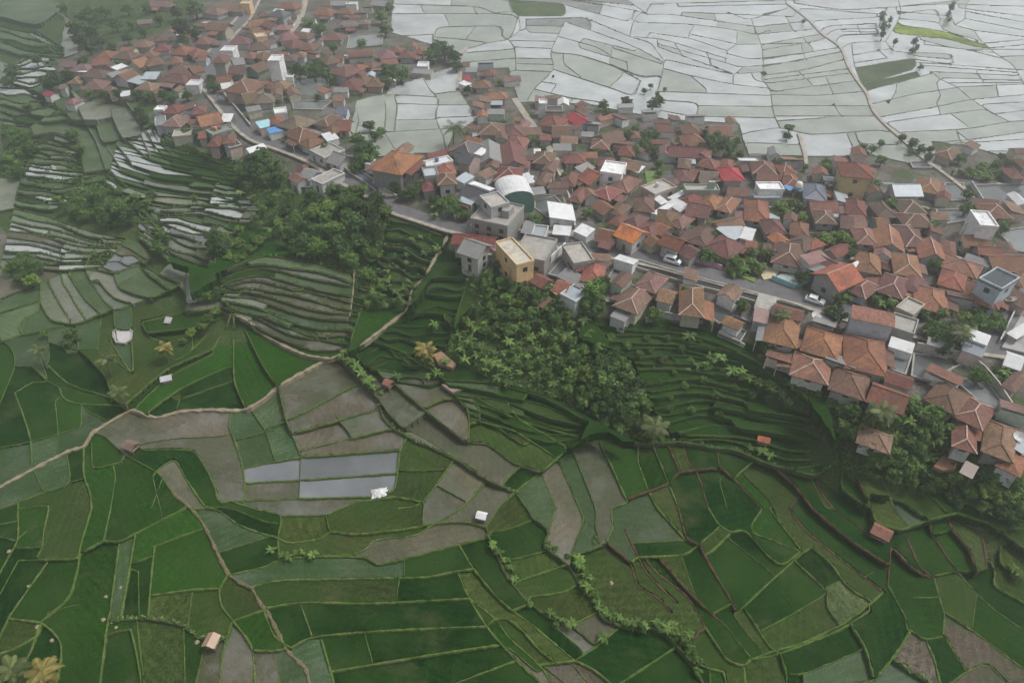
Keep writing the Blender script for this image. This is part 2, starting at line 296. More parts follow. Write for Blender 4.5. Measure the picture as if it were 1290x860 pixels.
# bunds: b grassy, s red soil, p footpath, d shrubby dark, t thin
LINES = """
b 22,640 22,678 10,701 0,719
b 61,640 55,668 52,689 46,702
t 20,689 52,689
b 23,705 61,704 95,703
t 23,705 0,747
b 61,705 36,740 10,777
b 10,778 50,783
t 10,778 0,798
b 115,640 102,683 99,699 97,717 87,750 66,770 51,783 38,819 20,850
b 51,783 66,795 76,810 76,835 70,860
b 139,640 130,681
b 95,703 100,697 128,681 148,681 169,672 205,653 231,640
b 150,681 146,712 139,763 133,799 125,860
b 170,672 164,709 151,781
t 164,710 192,699
b 194,687 191,717 186,778
b 194,687 256,664
d 140,781 184,778 230,787 251,802 281,804
t 174,719 175,778
b 164,791 170,815 178,860
t 172,781 176,820 181,860
t 231,788 233,860
p 217,620 241,640 258,663 287,721 317,740 320,737
p 317,740 330,763 335,766 361,817 384,840 390,860
b 189,749 240,742 279,740
b 287,722 276,742 279,763 293,781
b 293,781 330,768 333,765
b 292,782 281,819 276,860
b 294,782 317,814 321,860
t 242,742 237,786
t 256,804 256,819 246,860
b 289,723 330,714 353,704 397,700 458,701 473,709 489,708 509,703
t 279,694 330,678 343,673
b 243,640 271,640 300,660 330,671 345,676
t 258,637 292,640 330,655 351,659
t 197,622 202,640 205,653
t 130,799 164,791
b 320,737 353,730 448,728 535,726 573,719 599,715
b 335,765 379,758 473,759 591,753
b 366,815 392,802 448,796 514,792 612,788
b 417,845 543,824 630,811
b 573,860 650,831
b 378,759 393,801
b 404,802 415,840 420,860
b 576,719 591,753 612,787 630,809 650,831 681,860
b 578,685 596,715 622,747 645,768 666,783 724,831
b 509,703 578,685 614,676
b 353,649 410,648 427,640
b 343,673 351,678 366,683 402,678 417,669 448,672 507,666 548,658
t 410,648 415,668
b 404,698 443,698 463,689 471,680 525,673 548,658 589,657 612,663
t 509,704 509,725
b 290,630 320,640 353,649 350,676 351,700
t 534,632 532,658
b 591,753 624,779 640,801 671,829 686,845 694,860
b 613,787 624,779 640,779 660,795 681,819 701,834
b 320,818 343,819 361,816
t 344,820 353,860
t 624,668 640,666 671,654
t 635,701 650,703 689,692
d 664,640 673,653 691,667 686,686 701,699 717,712 730,735 747,755 760,778 786,788 829,791 847,806 868,829 886,860
b 655,730 714,710
b 668,751 709,745 727,735
b 727,783 753,770
d 612,663 622,690 640,727 663,755 691,776 724,791 750,811
b 645,768 668,759
b 724,831 750,814 781,788
b 724,831 747,842 770,860
b 678,837 724,831
t 640,814 676,845
t 683,837 712,860
t 719,834 742,860
b 781,860 850,815
b 701,640 694,658 691,667
t 683,599 701,640
t 704,581 730,640 735,655 722,689 717,712
t 722,568 750,640 750,660 753,676
b 755,553 788,625 791,632 770,640 772,663 765,678
b 717,700 733,695 765,683
s 765,683 793,707 804,737 829,753 845,770
s 788,666 804,701 817,724 852,758
s 829,700 852,727 878,755 909,783
s 814,705 829,722 865,750 888,788 880,795
b 796,707 804,701 860,698 880,685 906,663
t 799,683 865,680
s 855,640 865,676 880,685
s 882,686 896,714 916,747 927,768
t 901,770 924,758
b 924,773 937,763 970,732 1011,696 1024,687
b 893,640 906,660 921,669 939,668 970,701 986,710 1009,694
b 960,640 947,660 950,671 970,678 1009,694
t 919,678 945,699 970,719
b 920,671 896,694
b 888,788 916,829 937,837 947,829 975,819
t 909,781 947,829
t 925,776 962,823
b 937,763 970,814 983,822
b 937,837 939,860
t 955,785 960,793 1037,750 1039,740 1060,730
b 868,829 893,841 911,845 915,860
t 875,805 878,825 893,841 895,860
b 970,640 983,658 1009,691
s 978,589 1009,620 995,640 1014,666 1027,678 1060,704 1113,745
b 1024,689 1047,709 1062,730 1073,742 1096,755
s 1024,640 1067,676 1116,709
s 1050,640 1070,653 1096,673
b 1001,705 1039,741
b 1042,742 1044,765 1058,786
b 975,819 1011,809 1060,786 1096,760 1113,745
b 947,829 983,822 1057,793 1096,768
b 983,822 991,847 991,860
t 991,847 1014,847 1083,819 1090,814
t 1012,847 1013,860
b 1073,787 1090,814 1101,852
s 1121,709 1119,737
b 1119,737 1139,773 1144,793
b 1148,793 1124,829 1101,855 1085,860
b 1144,793 1148,793 1165,804 1188,801
d 1126,831 1167,857
b 1167,806 1177,829 1185,860
s 1116,709 1121,709 1124,689 1149,714 1175,728
s 1137,666 1149,691 1160,714 1177,727
b 1177,727 1183,750 1190,773 1188,799
b 1190,770 1218,788 1290,842
b 1206,719 1231,747 1254,768 1290,793
b 1188,796 1206,827 1216,842
b 1198,860 1218,845 1244,837 1270,860
t 1177,724 1206,719 1231,719 1244,714
s 1172,655 1175,673 1206,719
s 1193,645 1200,666 1221,691 1229,717
s 1206,648 1236,673 1244,714
b 1098,640 1106,658 1134,666 1144,663 1177,652 1206,645
b 1126,640 1144,663
b 1262,673 1261,707 1270,714 1290,722
t 1206,645 1250,660 1290,690
b 1247,705 1254,719 1254,737 1290,758
t 1278,650 1262,673
b 18,494 41,481 59,479 51,453 45,435
b 41,461 59,478
b 18,494 28,520 38,553 40,589
b 59,479 74,487 77,497 84,504 102,508 151,510 159,514
t 69,504 73,545 72,568
b 56,456 82,480 102,489 143,501 159,512
t 74,487 88,490 120,500
t 105,510 110,517 130,527
t 102,508 102,538
t 0,563 38,556 100,538
t 115,545 130,548 159,573 197,594 217,620
b 105,563 105,597 113,620 115,640
t 115,558 116,584 120,589 153,581
t 84,571 87,607 54,620 0,640
t 42,591 54,617
t 87,607 105,602
t 142,584 145,602 139,640
t 192,599 197,622
b 195,595 200,589 220,579 235,604 258,637 271,640
b 179,566 238,566 253,579 269,609 276,632 290,630
t 176,559 217,552 284,548 292,540
t 159,573 176,559
b 292,518 289,538 297,558 307,597 307,630 290,630
t 294,554 330,545 335,538
t 316,515 335,545 346,579
t 307,589 330,584
b 335,538 361,529 456,480
b 371,544 473,516
b 379,567 494,539
b 307,590 320,586 379,575 422,572 504,566
b 307,608 379,604 433,600 499,596
b 307,630 415,626 473,625 499,625 535,632
b 351,490 361,530 375,563 379,574
t 379,574 377,626
b 513,550 504,566 497,614 476,622
d 427,452 456,479 476,502 481,522 494,538 514,550 571,576 591,589 614,604 650,620
t 476,500 490,520 507,537 540,555 600,592
t 507,539 537,517
d 490,478 504,489 537,517 560,535 589,556 614,559 650,584 681,594
b 535,512 558,502 576,502 589,515 591,533 589,556
b 591,533 604,530 622,535 640,547 660,560
t 594,500 604,515 604,530
b 571,579 532,632 500,640
t 548,609 589,632 583,637
b 613,605 583,637 548,658
t 650,620 630,637 612,663
b 427,640 448,632 499,625
t 504,592 535,592 560,590
b 650,620 640,625 681,594 714,566 742,548 765,545 783,556
d 783,556 817,558 860,556 896,563 926,566 970,584 991,589 1027,597 1057,581 1070,576
b 600,500 640,522 658,530 712,561
b 622,535 650,543 701,576
b 640,510 660,530 730,550
t 640,600 660,585 681,594
b 650,620 664,640
s 791,627 840,609 857,594 896,589
b 804,558 804,581 817,617 829,640 865,680
b 822,558 840,602 855,640
s 842,561 857,594
s 860,556 868,584 878,594 893,640
t 903,563 906,589
s 906,566 906,584 929,607 960,640
t 906,604 916,640
b 950,579 924,602
t 935,594 970,630 983,658
t 1062,597 1062,614 1095,640
t 1021,600 1040,640
t 1095,640 1098,620 1140,632 1172,655
b 51,356 84,340 107,338 143,343 176,335 200,345 225,358 164,384 128,394 95,407 64,402 51,380 51,356
b 87,346 105,374 125,394
b 107,340 123,369 141,389
b 123,353 143,374 164,381
b 143,346 153,363 184,374
t 150,357 176,343
b 176,337 212,363
b 64,363 87,402
b 79,356 105,399
b 225,358 236,372 230,392 180,405
t 0,375 38,360 51,356
t 0,393 48,378
b 48,378 48,392 25,405 28,420 60,414 78,412
b 0,430 28,420
t 95,407 98,440 85,445
t 128,394 122,440
t 143,390 145,412 165,412 164,384
t 145,412 148,430 165,430 168,414
b 166,430 166,469 138,428
b 178,405 190,425 210,430
b 230,392 280,388
b 294,395 294,420 295,479 310,515
b 268,438 285,410 290,395
t 159,507 210,465 266,440
t 173,510 212,475 268,445
t 186,518 225,490 285,462
t 220,504 294,479
t 222,516 228,497
t 304,405 330,458 345,480
t 60,430 98,440 122,440 166,469
t 0,507 18,461 15,440 0,425
t 18,461 41,461
b 236,336 240,375 262,378 285,370 275,350
t 240,370 262,357
t 560,400 600,440
t 186,418 240,412 262,405 285,398
t 190,440 225,452 262,420
t 60,414 62,455
t 100,440 130,470 140,495
t 34,668 22,678
b 22,640 22,630
t 0,675 18,680
t 0,660 22,655
t 22,640 60,636
b 51,783 48,798 20,815 0,822
t 20,850 0,842
s 1024,640 1012,624 1009,620
s 1050,640 1035,620 1028,598
s 1098,640 1088,618 1075,590
b 1126,640 1118,615 1110,605
t 1193,645 1180,630 1165,618
t 1172,655 1150,640 1140,632
t 40,158 70,140 98,128
t 50,190 95,190
t 0,290 20,262
t 0,265 20,262
t 130,336 150,345
t 215,330 236,336
t 200,345 215,330
t 100,256 105,246
t 75,78 80,100 98,128
t 0,198 30,207
t 1075,395 1090,398
t 520,430 600,440
b 240,412 243,440
b 330,763 345,800 366,815
t 460,800 470,836
t 500,750 503,726
t 60,770 100,760
t 700,790 730,815
t 1230,750 1225,790
t 1150,752 1175,752
t 1200,666 1175,673
t 1100,720 1085,728
t 985,745 1010,778
t 860,705 880,760
t 420,520 440,545
t 190,640 205,600
"""
# far, flooded plain
FAR = """
640,49 655,38 653,20 645,15 622,16
653,20 708,20 712,10 702,4 640,0
663,24 712,23
666,32 710,33
668,41 704,42
663,24 663,36 655,38
640,49 648,59 650,73 650,88
643,51 699,52
648,59 694,61
650,73 696,74
650,80 697,81
648,88 695,90
714,22 706,38 694,66 697,87 673,112 663,128
714,23 737,23 793,46
714,28 793,56 837,79
704,46 750,59 768,69
793,46 819,54 827,64 837,77
697,66 729,69 775,84 806,102
768,80 806,95 829,95
771,60 768,80
771,60 832,80
697,87 765,109 796,119 806,102
783,96 768,109
710,80 732,97
673,112 719,123 755,128 760,132
721,124 714,143
683,103 702,106 695,113
804,28 875,31 927,38 952,43 970,38
799,46 840,51 916,74
819,41 870,49 916,64
829,59 921,92
840,75 921,93
829,55 914,79
870,43 927,55
875,31 868,43
929,40 927,56 916,64 914,79
927,56 1021,54
915,67 947,74 1011,67
914,79 937,84 1011,76
937,84 924,95 924,106
840,87 870,95 924,106 970,111 972,113
930,93 965,90
831,115 970,120
878,133 970,134
832,139 878,146 975,148
837,126 878,130 878,146
837,77 834,95 827,120 820,140
816,18 852,19 950,33 970,31 1011,28
947,24 952,43
855,8 991,5
916,15 944,24 991,11
704,4 788,26 799,13
724,0 799,13 816,18
793,46 799,25 810,14
790,0 816,18
991,-8 991,5 1019,26 1034,43 1060,61 1067,82 1078,100 1093,120 1098,138 1113,156 1134,174
960,18 991,11
960,33 1019,26
952,43 1021,37
960,56 1032,43
1011,47 1024,61
960,63 1037,50
960,75 1011,67 1055,60
960,84 1060,65
1006,90 1024,107
960,95 1011,88 1062,75
963,100 1070,86
975,115 1075,102
970,119 1029,120 1085,115
970,133 1093,133
975,146 1101,146
978,152 1040,148
945,166 983,161 1024,169 1103,164 1119,166
960,100 970,113 975,143 983,161
925,180 960,180 1003,182
925,193 1010,196
1006,169 1014,194 1015,212
1067,168 1078,192
1078,167 1085,180 1130,182
1001,4 1062,12 1103,10 1130,9
1009,11 1034,12 1113,18
1027,26 1103,22
1037,36 1050,32 1103,30
1042,43 1055,37 1103,36
1055,49 1062,44 1106,42
1060,61 1073,54 1113,52
1075,69 1124,61
1075,79 1118,73
1073,54 1076,80 1084,102
1085,84 1149,74 1149,87 1088,105
1116,52 1124,63 1139,66
1105,62 1118,73
1139,66 1195,68 1197,80 1149,74
1088,106 1155,90
1096,113 1165,95 1175,91
1101,130 1154,118 1206,110
1108,147 1165,137 1224,125
1121,153 1195,143 1239,138 1250,143
1198,143 1221,160
1116,154 1134,167
1139,166 1216,162 1272,153 1290,152
1206,166 1231,184
1175,180 1226,175 1290,166
1175,91 1185,100 1206,110 1224,125 1252,143 1272,153
1149,78 1290,88
1172,90 1280,95
1188,98 1285,101
1208,109 1290,106
1224,125 1290,119
1254,143 1290,139
1195,5 1203,31 1226,38 1236,51 1254,67 1277,83 1290,105
1130,23 1180,28 1190,38 1230,50
1137,32 1185,39 1239,56
1130,42 1190,49 1239,60 1290,56
1160,50 1200,60 1250,66
1165,56 1215,62 1265,74
1216,14 1290,28
1215,23 1290,38
1226,38 1290,46
1240,54 1290,50
1260,71 1290,70
1213,62 1290,62
1130,18 1175,12 1185,25
1130,8 1195,5 1290,8
1200,1 1290,-8
1130,-8 1135,18 1120,45 1116,52
1205,180 1290,175
1215,190 1290,190
1205,166 1212,180
494,5 596,8 622,16
494,17 642,18 649,33 640,49 614,54 589,61
490,-8 494,17 486,46 480,60
486,46 545,43
568,5 572,-8
548,47 549,38 556,34 627,33 632,46 640,49
545,58 548,47 586,50 612,53
586,50 599,34
545,43 545,58
589,61 577,69 581,90 578,113 576,115 548,118
589,66 640,62 650,60
588,78 650,73
448,127 484,119 550,122 552,125
548,118 576,115 607,123
532,97 543,115 548,118 550,122
445,128 452,150 448,165
484,121 486,140 484,166
497,122 500,133 497,164
499,130 550,132 610,132
499,151 548,150
445,168 486,166 558,162 589,161
552,125 549,148 559,174 562,192
548,148 627,145
594,132 594,147
600,146 605,158
484,166 497,187
497,187 520,198 560,192
455,158 484,166
100,127 135,117 150,118 175,150 195,190
100,127 98,135 122,180 133,212
98,150 120,150
120,151 138,147
135,117 142,147 155,175
120,151 130,178 155,173 175,170
146,180 166,205
160,176 185,198
135,185 152,212
175,150 178,170 190,198
0,20 45,30 75,12
55,5 82,25 78,45
30,40 72,60 80,45
25,75 45,68 60,85
1203,31 1216,23 1216,10 1225,-8
950,33 960,60 963,100
870,95 890,112
900,20 905,30
1130,113 1120,130
1180,105 1185,120
1040,95 1050,118
1050,130 1060,147
640,0 645,15
530,8 535,17
560,18 566,30
596,8 600,18
760,5 755,18
740,23 745,31
850,55 860,70
890,65 895,78
990,20 1000,40
1010,60 1015,76
1080,32 1085,43
1180,130 1185,142
1230,90 1240,104
1255,106 1258,120
820,5 990,0
860,15 1000,21
720,-2 800,7
1208,10 1290,20
1130,14 1195,20
950,100 972,104 1070,92
1105,40 1060,40
1150,70 1195,74
1160,82 1280,91
1196,104 1288,104
1240,131 1290,128
730,60 790,78
735,48 800,64
"""
# terraces: upper edge | lower edge | count | cross splits
FAMS = """
18,262 65,274 110,290 160,300 | 0,336 40,338 80,340 130,336 | 9 | 2
130,296 170,302 190,325 | 105,338 140,342 172,334 | 3 | 1
30,207 60,213 105,216 | 18,258 60,264 100,256 | 8 | 1
40,172 70,168 100,180 | 30,207 60,213 105,216 | 6 | 1
150,172 200,180 270,196 330,212 | 130,236 190,258 250,262 330,262 | 12 | 1 | e
205,168 230,178 262,196 | 200,182 240,192 280,205 | 2 | 1
205,262 250,258 325,266 | 180,296 220,322 262,336 | 8 | 2
170,256 184,262 200,270 | 176,300 200,318 215,330 | 5 | 0
105,218 135,214 160,236 | 105,246 125,248 135,244 | 4 | 1
272,345 330,322 400,332 468,352 | 282,390 340,420 392,440 438,440 | 10 | 2
492,278 520,282 566,300 | 468,352 500,366 520,372 | 6 | 0
522,382 545,350 590,350 | 470,430 520,445 560,440 | 7 | 0 | e
440,444 470,428 500,440 | 490,478 540,485 560,475 | 5 | 0 | e
560,478 620,482 690,502 740,530 | 590,520 640,540 690,556 730,552 | 4 | 1 | e
742,398 850,412 920,430 985,472 | 790,458 870,458 930,468 1010,492 | 5 | 0 | e
790,458 870,458 930,468 1010,492 | 845,545 900,535 980,545 1055,560 | 7 | 0 | e
855,545 900,535 980,545 1055,560 | 860,556 926,566 991,589 1057,581 | 2 | 1
20,80 50,70 75,78 | 15,105 40,110 65,98 | 5 | 0
0,25 40,35 80,60 | 0,62 30,70 80,72 | 4 | 1
0,110 30,112 60,120 | 0,150 40,155 90,150 | 4 | 1
200,150 210,165 240,190 | 182,160 196,185 215,205 | 3 | 0
280,205 300,215 340,240 | 262,262 300,262 340,262 | 7 | 0 | e
"""
SEEDS = """155,400S 152,412S 260,345G 470,395G 480,400G 455,410G 500,392G 462,398D 150,250W 250,258H 300,258W 225,290W 20,285W 60,265H 80,320W 110,325H 50,215W 60,250W 127,190J 124,183J 118,172J 130,200J 121,178J 218,343H 222,350H 740,537D 752,540D 760,544D 772,548D 20,660D 40,655G 80,660O 85,690O 120,670G 60,750G 110,760G 30,735D 15,830D 5,680D 155,700S 160,740D 180,740D 235,705V 215,765O 265,770O 305,765O 268,845M 300,840M 240,830D 205,820O 150,830D 330,690D 300,690S 345,655D 325,665D 320,800G 335,845M 370,845S 380,665O 460,655O 430,685O 550,675M 430,715S 540,710D 450,745O 580,735D 350,790D 450,780D 450,815D
520,840D 560,845Z 600,840D 630,690D 630,740D 700,630M 720,620M 745,610M 655,680O 680,700O 690,725O 700,740O 700,765O 745,795M 750,720O 820,660S 830,690D 810,725G 840,725G 870,720D 900,710D 930,690D 950,720D 760,830D 800,845D 700,800D 690,855B 735,850B 660,795Z 985,740D 1060,755L 1000,770D 1050,830D 1100,790D 1150,750G 1100,700G 1060,680G 1040,720D 1200,690G 1220,760O
1190,830D 1150,820B 1245,850B 1270,690O 1130,645S 1250,800G 1000,650G 900,620D 950,640G 860,620D 805,600G 775,590B 1120,850S 1260,740G 90,505G 20,540D 48,510D 95,515V 10,580S 55,565S 95,550S 60,600S 20,610S 130,600G 170,620G 130,565G 240,535M 210,560M 260,600M 230,595M 280,560M 200,610D 95,585D 310,530S 325,570S 345,530S 400,490M 440,500M 420,540M 430,560M
350,595N 450,585N 470,605N 345,617M 430,612M 340,640M 550,600O 525,615O 575,610M 610,620M 520,510M 560,520M 545,545M 610,545O 610,585D 640,570D 660,560G 330,470V 370,455V 290,440V 240,480D 200,500D 270,490D 100,480D 20,480G 60,440S 100,430S 150,450O 200,430O 680,540D 700,560D 660,600D 650,640O 590,590O 90,380H 130,370H 160,370H 200,360J 165,350J 30,400J
60,390H 20,370J 50,410J 100,415J 157,440S 130,410G 180,395G 200,410G 250,395D 100,300H 60,280H 30,305N 160,325N 150,310H 140,335N 40,250J 60,240J 100,230J 150,190W 140,198W 172,205W 185,180W 190,210G 240,200G 280,215G 300,240J 260,255H 310,258N 200,272N 190,285N 230,310H 250,312N 180,240J 112,135H 115,165J 140,130H 130,165J 80,180J 75,150J 122,197J
108,150J 128,205J 150,180J 70,135G 310,315D 290,300J 60,120J 40,200G 160,150J 250,190G 50,140J 40,90W 35,100W 20,40J 40,20J 80,20H 70,35H 60,190J 350,370M 400,380M 330,400H 420,400M 360,420M 248,355W 262,372H 520,290D 500,320D 520,340D 560,400G 520,430D 600,360G 900,440G 850,420G 950,500G 1000,540G 1040,570G 460,460D 640,500O 600,30K 560,20W
520,60W 515,25W 560,42K 610,42K 520,140W 470,145K 520,175K 600,150K 700,60W 680,80K 670,100K 730,105W 740,75K 780,78K 810,88K 730,28R 752,66A 680,10A 770,35W 780,55W 900,85W 900,110W 900,125W 850,60W 890,40W 900,55W 905,35K 905,20W 1000,30W 990,60K 1000,80K 1020,95K 1020,110K 1020,125K 1030,140K 1030,158K 960,170W 1040,180W 970,190K 1060,30W
1060,20W 1085,47Y 1115,68W 1100,60W 1108,90A 1120,85A 1170,73A 1100,76Y 1140,105K 1150,125K 1180,130K 1150,150W 1200,155K 1230,145K 1270,130W 1250,100W 1200,90W 1230,75W 1210,50Y 1270,65W 1270,35W 1180,15W 1270,15W 1245,162K 1250,172A 1100,175K 1160,175K 350,370H 400,380M 370,350J 140,180J 60,235J 215,195J 270,235J 120,290H 60,320H 15,280H"""
FCOL = dict(H=((0.125, 0.138, 0.100), .26), J=((0.062, 0.095, 0.042), .42), W=((0.31, 0.325, 0.32), .04), K=((0.215, 0.235, 0.20), .06), N=((0.125, 0.13, 0.135), .12), M=((0.078, 0.071, 0.047), .32), S=((0.038, 0.064, 0.027), .42), O=((0.034, 0.050, 0.013), .6), G=((0.013, 0.041, 0.005), .8), D=((0.006, 0.025, 0.004), .8),  # H and J repeat M and S with distance haze put into the colour
            V=((0.016, 0.056, 0.005), .8), L=((0.065, 0.085, 0.036), .7), B=((0.085, 0.068, 0.050), .5), Y=((0.15, 0.20, 0.03), .8), A=((0.075, 0.10, 0.05), .8), R=((0.17, 0.17, 0.16), .3), Z=((0.032, 0.045, 0.008), .8))
FNAME = dict(H='muddy_paddy', J='seedling_paddy', W='flooded_paddy', K='flooded_paddy', N='flooded_paddy', M='muddy_paddy', S='seedling_paddy', O='sparse_rice_paddy', G='rice_paddy', D='rice_paddy', V='rice_paddy', L='rice_paddy', B='mud_field', Y='seed_bed', A='grass_field', R='mud_field', Z='rice_paddy')

PONDS = polys("""
371,100 418,97 408,124 372,124
368,128 418,128 406,139 370,138
440,46 483,42 481,57 437,62
664,234 700,233 702,246 674,248
674,253 699,248 712,262 690,275 674,263
767,349 775,336 793,340 796,352 788,357 769,357
757,368 764,365 780,373 777,380 764,380
691,346 708,328 720,330 706,350
886,393 897,377 950,391 945,406 925,398 906,408
912,406 940,418 932,431 906,420
1127,437 1149,445 1140,472 1118,465
1151,446 1198,451 1211,459 1186,471 1172,481 1148,474
1200,463 1214,461 1240,479 1260,505 1254,523 1235,509 1206,482 1191,475
1179,265 1218,265 1225,277 1182,284
1190,232 1213,232 1221,252 1193,254
1224,234 1300,232 1300,259 1237,257
1256,292 1300,286 1300,319 1281,317
1146,205 1166,204 1174,212 1150,212
660,284 686,288 684,298 664,296
237,336 250,335 253,357 262,366 276,372 236,380
143,419 149,413 160,412 167,418 166,428 158,433 147,432 143,425""")

# ------------------------------------------------------------------ raster of the land: bunds separate the fields
OX, OY, WW, HH = -50, -12, 1390, 925
def smooth_line(p, step=3.0):
    p = [np.array(q, float) for q in p]
    if len(p) < 2: return np.array(p)
    out = []
    q = [2 * p[0] - p[1]] + p + [2 * p[-1] - p[-2]]
    for i in range(1, len(q) - 2):
        a, b, c, d = q[i - 1:i + 3]; n = max(1, int(np.hypot(*(c - b)) / step))
        for k in range(n):
            t = k / n
            cr = 0.5 * (2 * b + (c - a) * t + (2 * a - 5 * b + 4 * c - d) * t * t + (3 * b - a - 3 * c + d) * t ** 3)
            out.append(0.35 * (b + (c - b) * t) + 0.65 * cr)
    out.append(p[-1]); return np.array(out)
def extend(p):
    p = [tuple(q) for q in p]
    def ex(a, b):
        if a[0] <= 3 or a[0] >= 1287 or a[1] <= 3 or a[1] >= 857:
            d = np.array(a) - np.array(b); d = d / (np.hypot(*d) + 1e-6)
            return tuple(np.array(a) + d * 60)
    e0, e1 = ex(p[0], p[1]), ex(p[-1], p[-2])
    return ([e0] if e0 else []) + p + ([e1] if e1 else [])
def inpoly(poly, X, Y):
    X = np.asarray(X, float); Y = np.asarray(Y, float); r = np.zeros(X.shape, bool); n = len(poly)
    for i in range(n):
        (x1, y1), (x2, y2) = poly[i], poly[(i + 1) % n]
        if y1 == y2: continue
        c = ((y1 > Y) != (y2 > Y)) & (X < (x2 - x1) * (Y - y1) / (y2 - y1) + x1); r ^= c
    return r
lines = []          # (kind, polyline in image px)
for l in LINES.strip().splitlines():
    k, *pts = l.split(); lines.append((k, smooth_line(extend([tuple(map(float, q.split(','))) for q in pts]))))
for p in polys(FAR): lines.append(('f', smooth_line(extend(p))))
fr = random.Random(5)
def resample(p, n):
    p = np.array(p, float); d = np.r_[0, np.cumsum(np.hypot(*np.diff(p, axis=0).T))]; t = np.linspace(0, d[-1], n)
    return np.stack([np.interp(t, d, p[:, 0]), np.interp(t, d, p[:, 1])], 1)
for l in FAMS.strip().splitlines():
    a, b, n, sp_, *kd = l.split('|'); kd = kd[0].strip() if kd else 'd'; a = smooth_line([tuple(map(float, q.split(','))) for q in a.split()]); b = smooth_line([tuple(map(float, q.split(','))) for q in b.split()])
    n = int(n); sp_ = int(sp_); A, B = resample(a, 26), resample(b, 26); rows = []
    for i in range(n + 2):
        t = i / (n + 1) + (fr.uniform(-.22, .22) / (n + 1) if 0 < i < n + 1 else 0)
        ph, fq, am = fr.uniform(0, 6), fr.uniform(.25, .55), (np.hypot(*(A - B).mean(0)) / (n + 1)) * 0.20
        w = np.sin(np.arange(26) * fq + ph) * am * (0 < i < n + 1)
        L_ = A + (B - A) * t; L_[:, 1] += w
        rows.append(L_); lines.append((kd if n >= 4 else 't', L_))
    for e in (0, -1): lines.append(('t', np.array([r_[e] for r_ in rows])))
    for i in range(n + 1):
        for _ in range(fr.randint(max(0, sp_ - 1), sp_ + 1) if sp_ else fr.randint(0, 1)):
            j = fr.randint(3, 22); lines.append(('t', np.array([rows[i][j], rows[i + 1][min(25, max(0, j + fr.randint(-1, 1)))]])))
PATHS = [(1.0, [(-40, 632), (0, 612), (41, 590), (84, 568), (105, 561), (118, 543), (164, 516), (179, 520), (197, 525), (230, 517), (269, 515), (304, 516), (330, 503), (353, 484), (394, 461), (415, 451), (443, 442), (453, 435), (476, 418), (500, 400), (516, 385), (518, 366), (535, 348), (545, 330), (562, 300), (566, 292)]),
         (0.8, [(268, 386), (280, 392), (310, 402), (330, 419), (348, 430), (384, 446), (415, 451)]),
         (0.4, [(440, 398), (444, 372), (446, 340)])]
for w, p in PATHS: lines.append(('P', smooth_line(p)))
img = np.zeros((HH, WW), np.uint8)          # 1 = bund / blocked
def stamp(p, rad):
    d_ = np.r_[0, np.cumsum(np.hypot(*np.diff(p, axis=0).T))]; tt = np.arange(0, d_[-1] + .2, .4); x = np.interp(tt, d_, p[:, 0]); y = np.interp(tt, d_, p[:, 1])
    for dx in range(-2, 3):
        for dy in range(-2, 3):
            if dx * dx + dy * dy <= rad * rad + .3:
                i = np.round(x + dx - OX).astype(int); j = np.round(y + dy - OY).astype(int)
                ok = (i >= 0) & (i < WW) & (j >= 0) & (j < HH); img[j[ok], i[ok]] = 1
RAD = {'f': 0.5, 't': 0.6, 'b': 1.0, 'd': 1.0, 'e': 0.7, 's': 1.0, 'p': 1.0, 'P': 1.0}
own = np.full((HH, WW), -1, np.int32)
for li, (k, p) in enumerate(lines):
    old = img; img = np.zeros((HH, WW), np.uint8); stamp(p, RAD[k]); own[img > 0] = li; img = np.maximum(img, old)
# loose ends reach for the nearest bund
vm0 = np.zeros((HH, WW), bool)
for p in VILLAGE + JUNGLE: vm0 |= inpoly(p, np.mgrid[0:HH, 0:WW][1] + OX, np.mgrid[0:HH, 0:WW][0] + OY)
for li, (k, p) in enumerate(lines):
    add = {}
    for e in (0, -1):
        x, y = p[e]; xi, yi = int(round(x - OX)), int(round(y - OY)); m = 13 if k == 'f' else 11; q = p[min(len(p) - 1, 3)] if e == 0 else p[max(0, len(p) - 4)]; dv = (np.array([x, y]) - q); dv /= np.hypot(*dv) + 1e-6
        if not (m < xi < WW - m and m < yi < HH - m): continue
        sub = own[yi - m:yi + m + 1, xi - m:xi + m + 1]; jj, ii = np.nonzero(((sub >= 0) & (sub != li)) | vm0[yi - m:yi + m + 1, xi - m:xi + m + 1])
        if not len(jj): continue
        ox, oy = ii - m, jj - m; dist = np.hypot(ox, oy); fwd = (ox * dv[0] + oy * dv[1]) / (dist + 1e-6); cost = dist * np.where(fwd > .3, 1, np.where(fwd > -.2, 1.6, 3.5)); c = int(cost.argmin())
        if 1.5 < dist[c] and cost[c] < m * 1.25: add[e] = np.array([x + ox[c], y + oy[c]])
    if add:
        if 0 in add: p = np.concatenate([[add[0]], p])
        if -1 in add: p = np.concatenate([p, [add[-1]]])
        lines[li] = (k, p); stamp(p, RAD[k])
YY, XX = np.mgrid[0:HH, 0:WW]; XX = XX + OX + .5; YY = YY + OY + .5
vmask = np.zeros((HH, WW), bool)
for p in VILLAGE: vmask |= inpoly(p, XX, YY)
jmask = np.zeros((HH, WW), bool)
for p in JUNGLE: jmask |= inpoly(p, XX, YY)
block = (img > 0) | vmask | jmask
block[0, :] = block[-1, :] = True; block[:, 0] = block[:, -1] = True
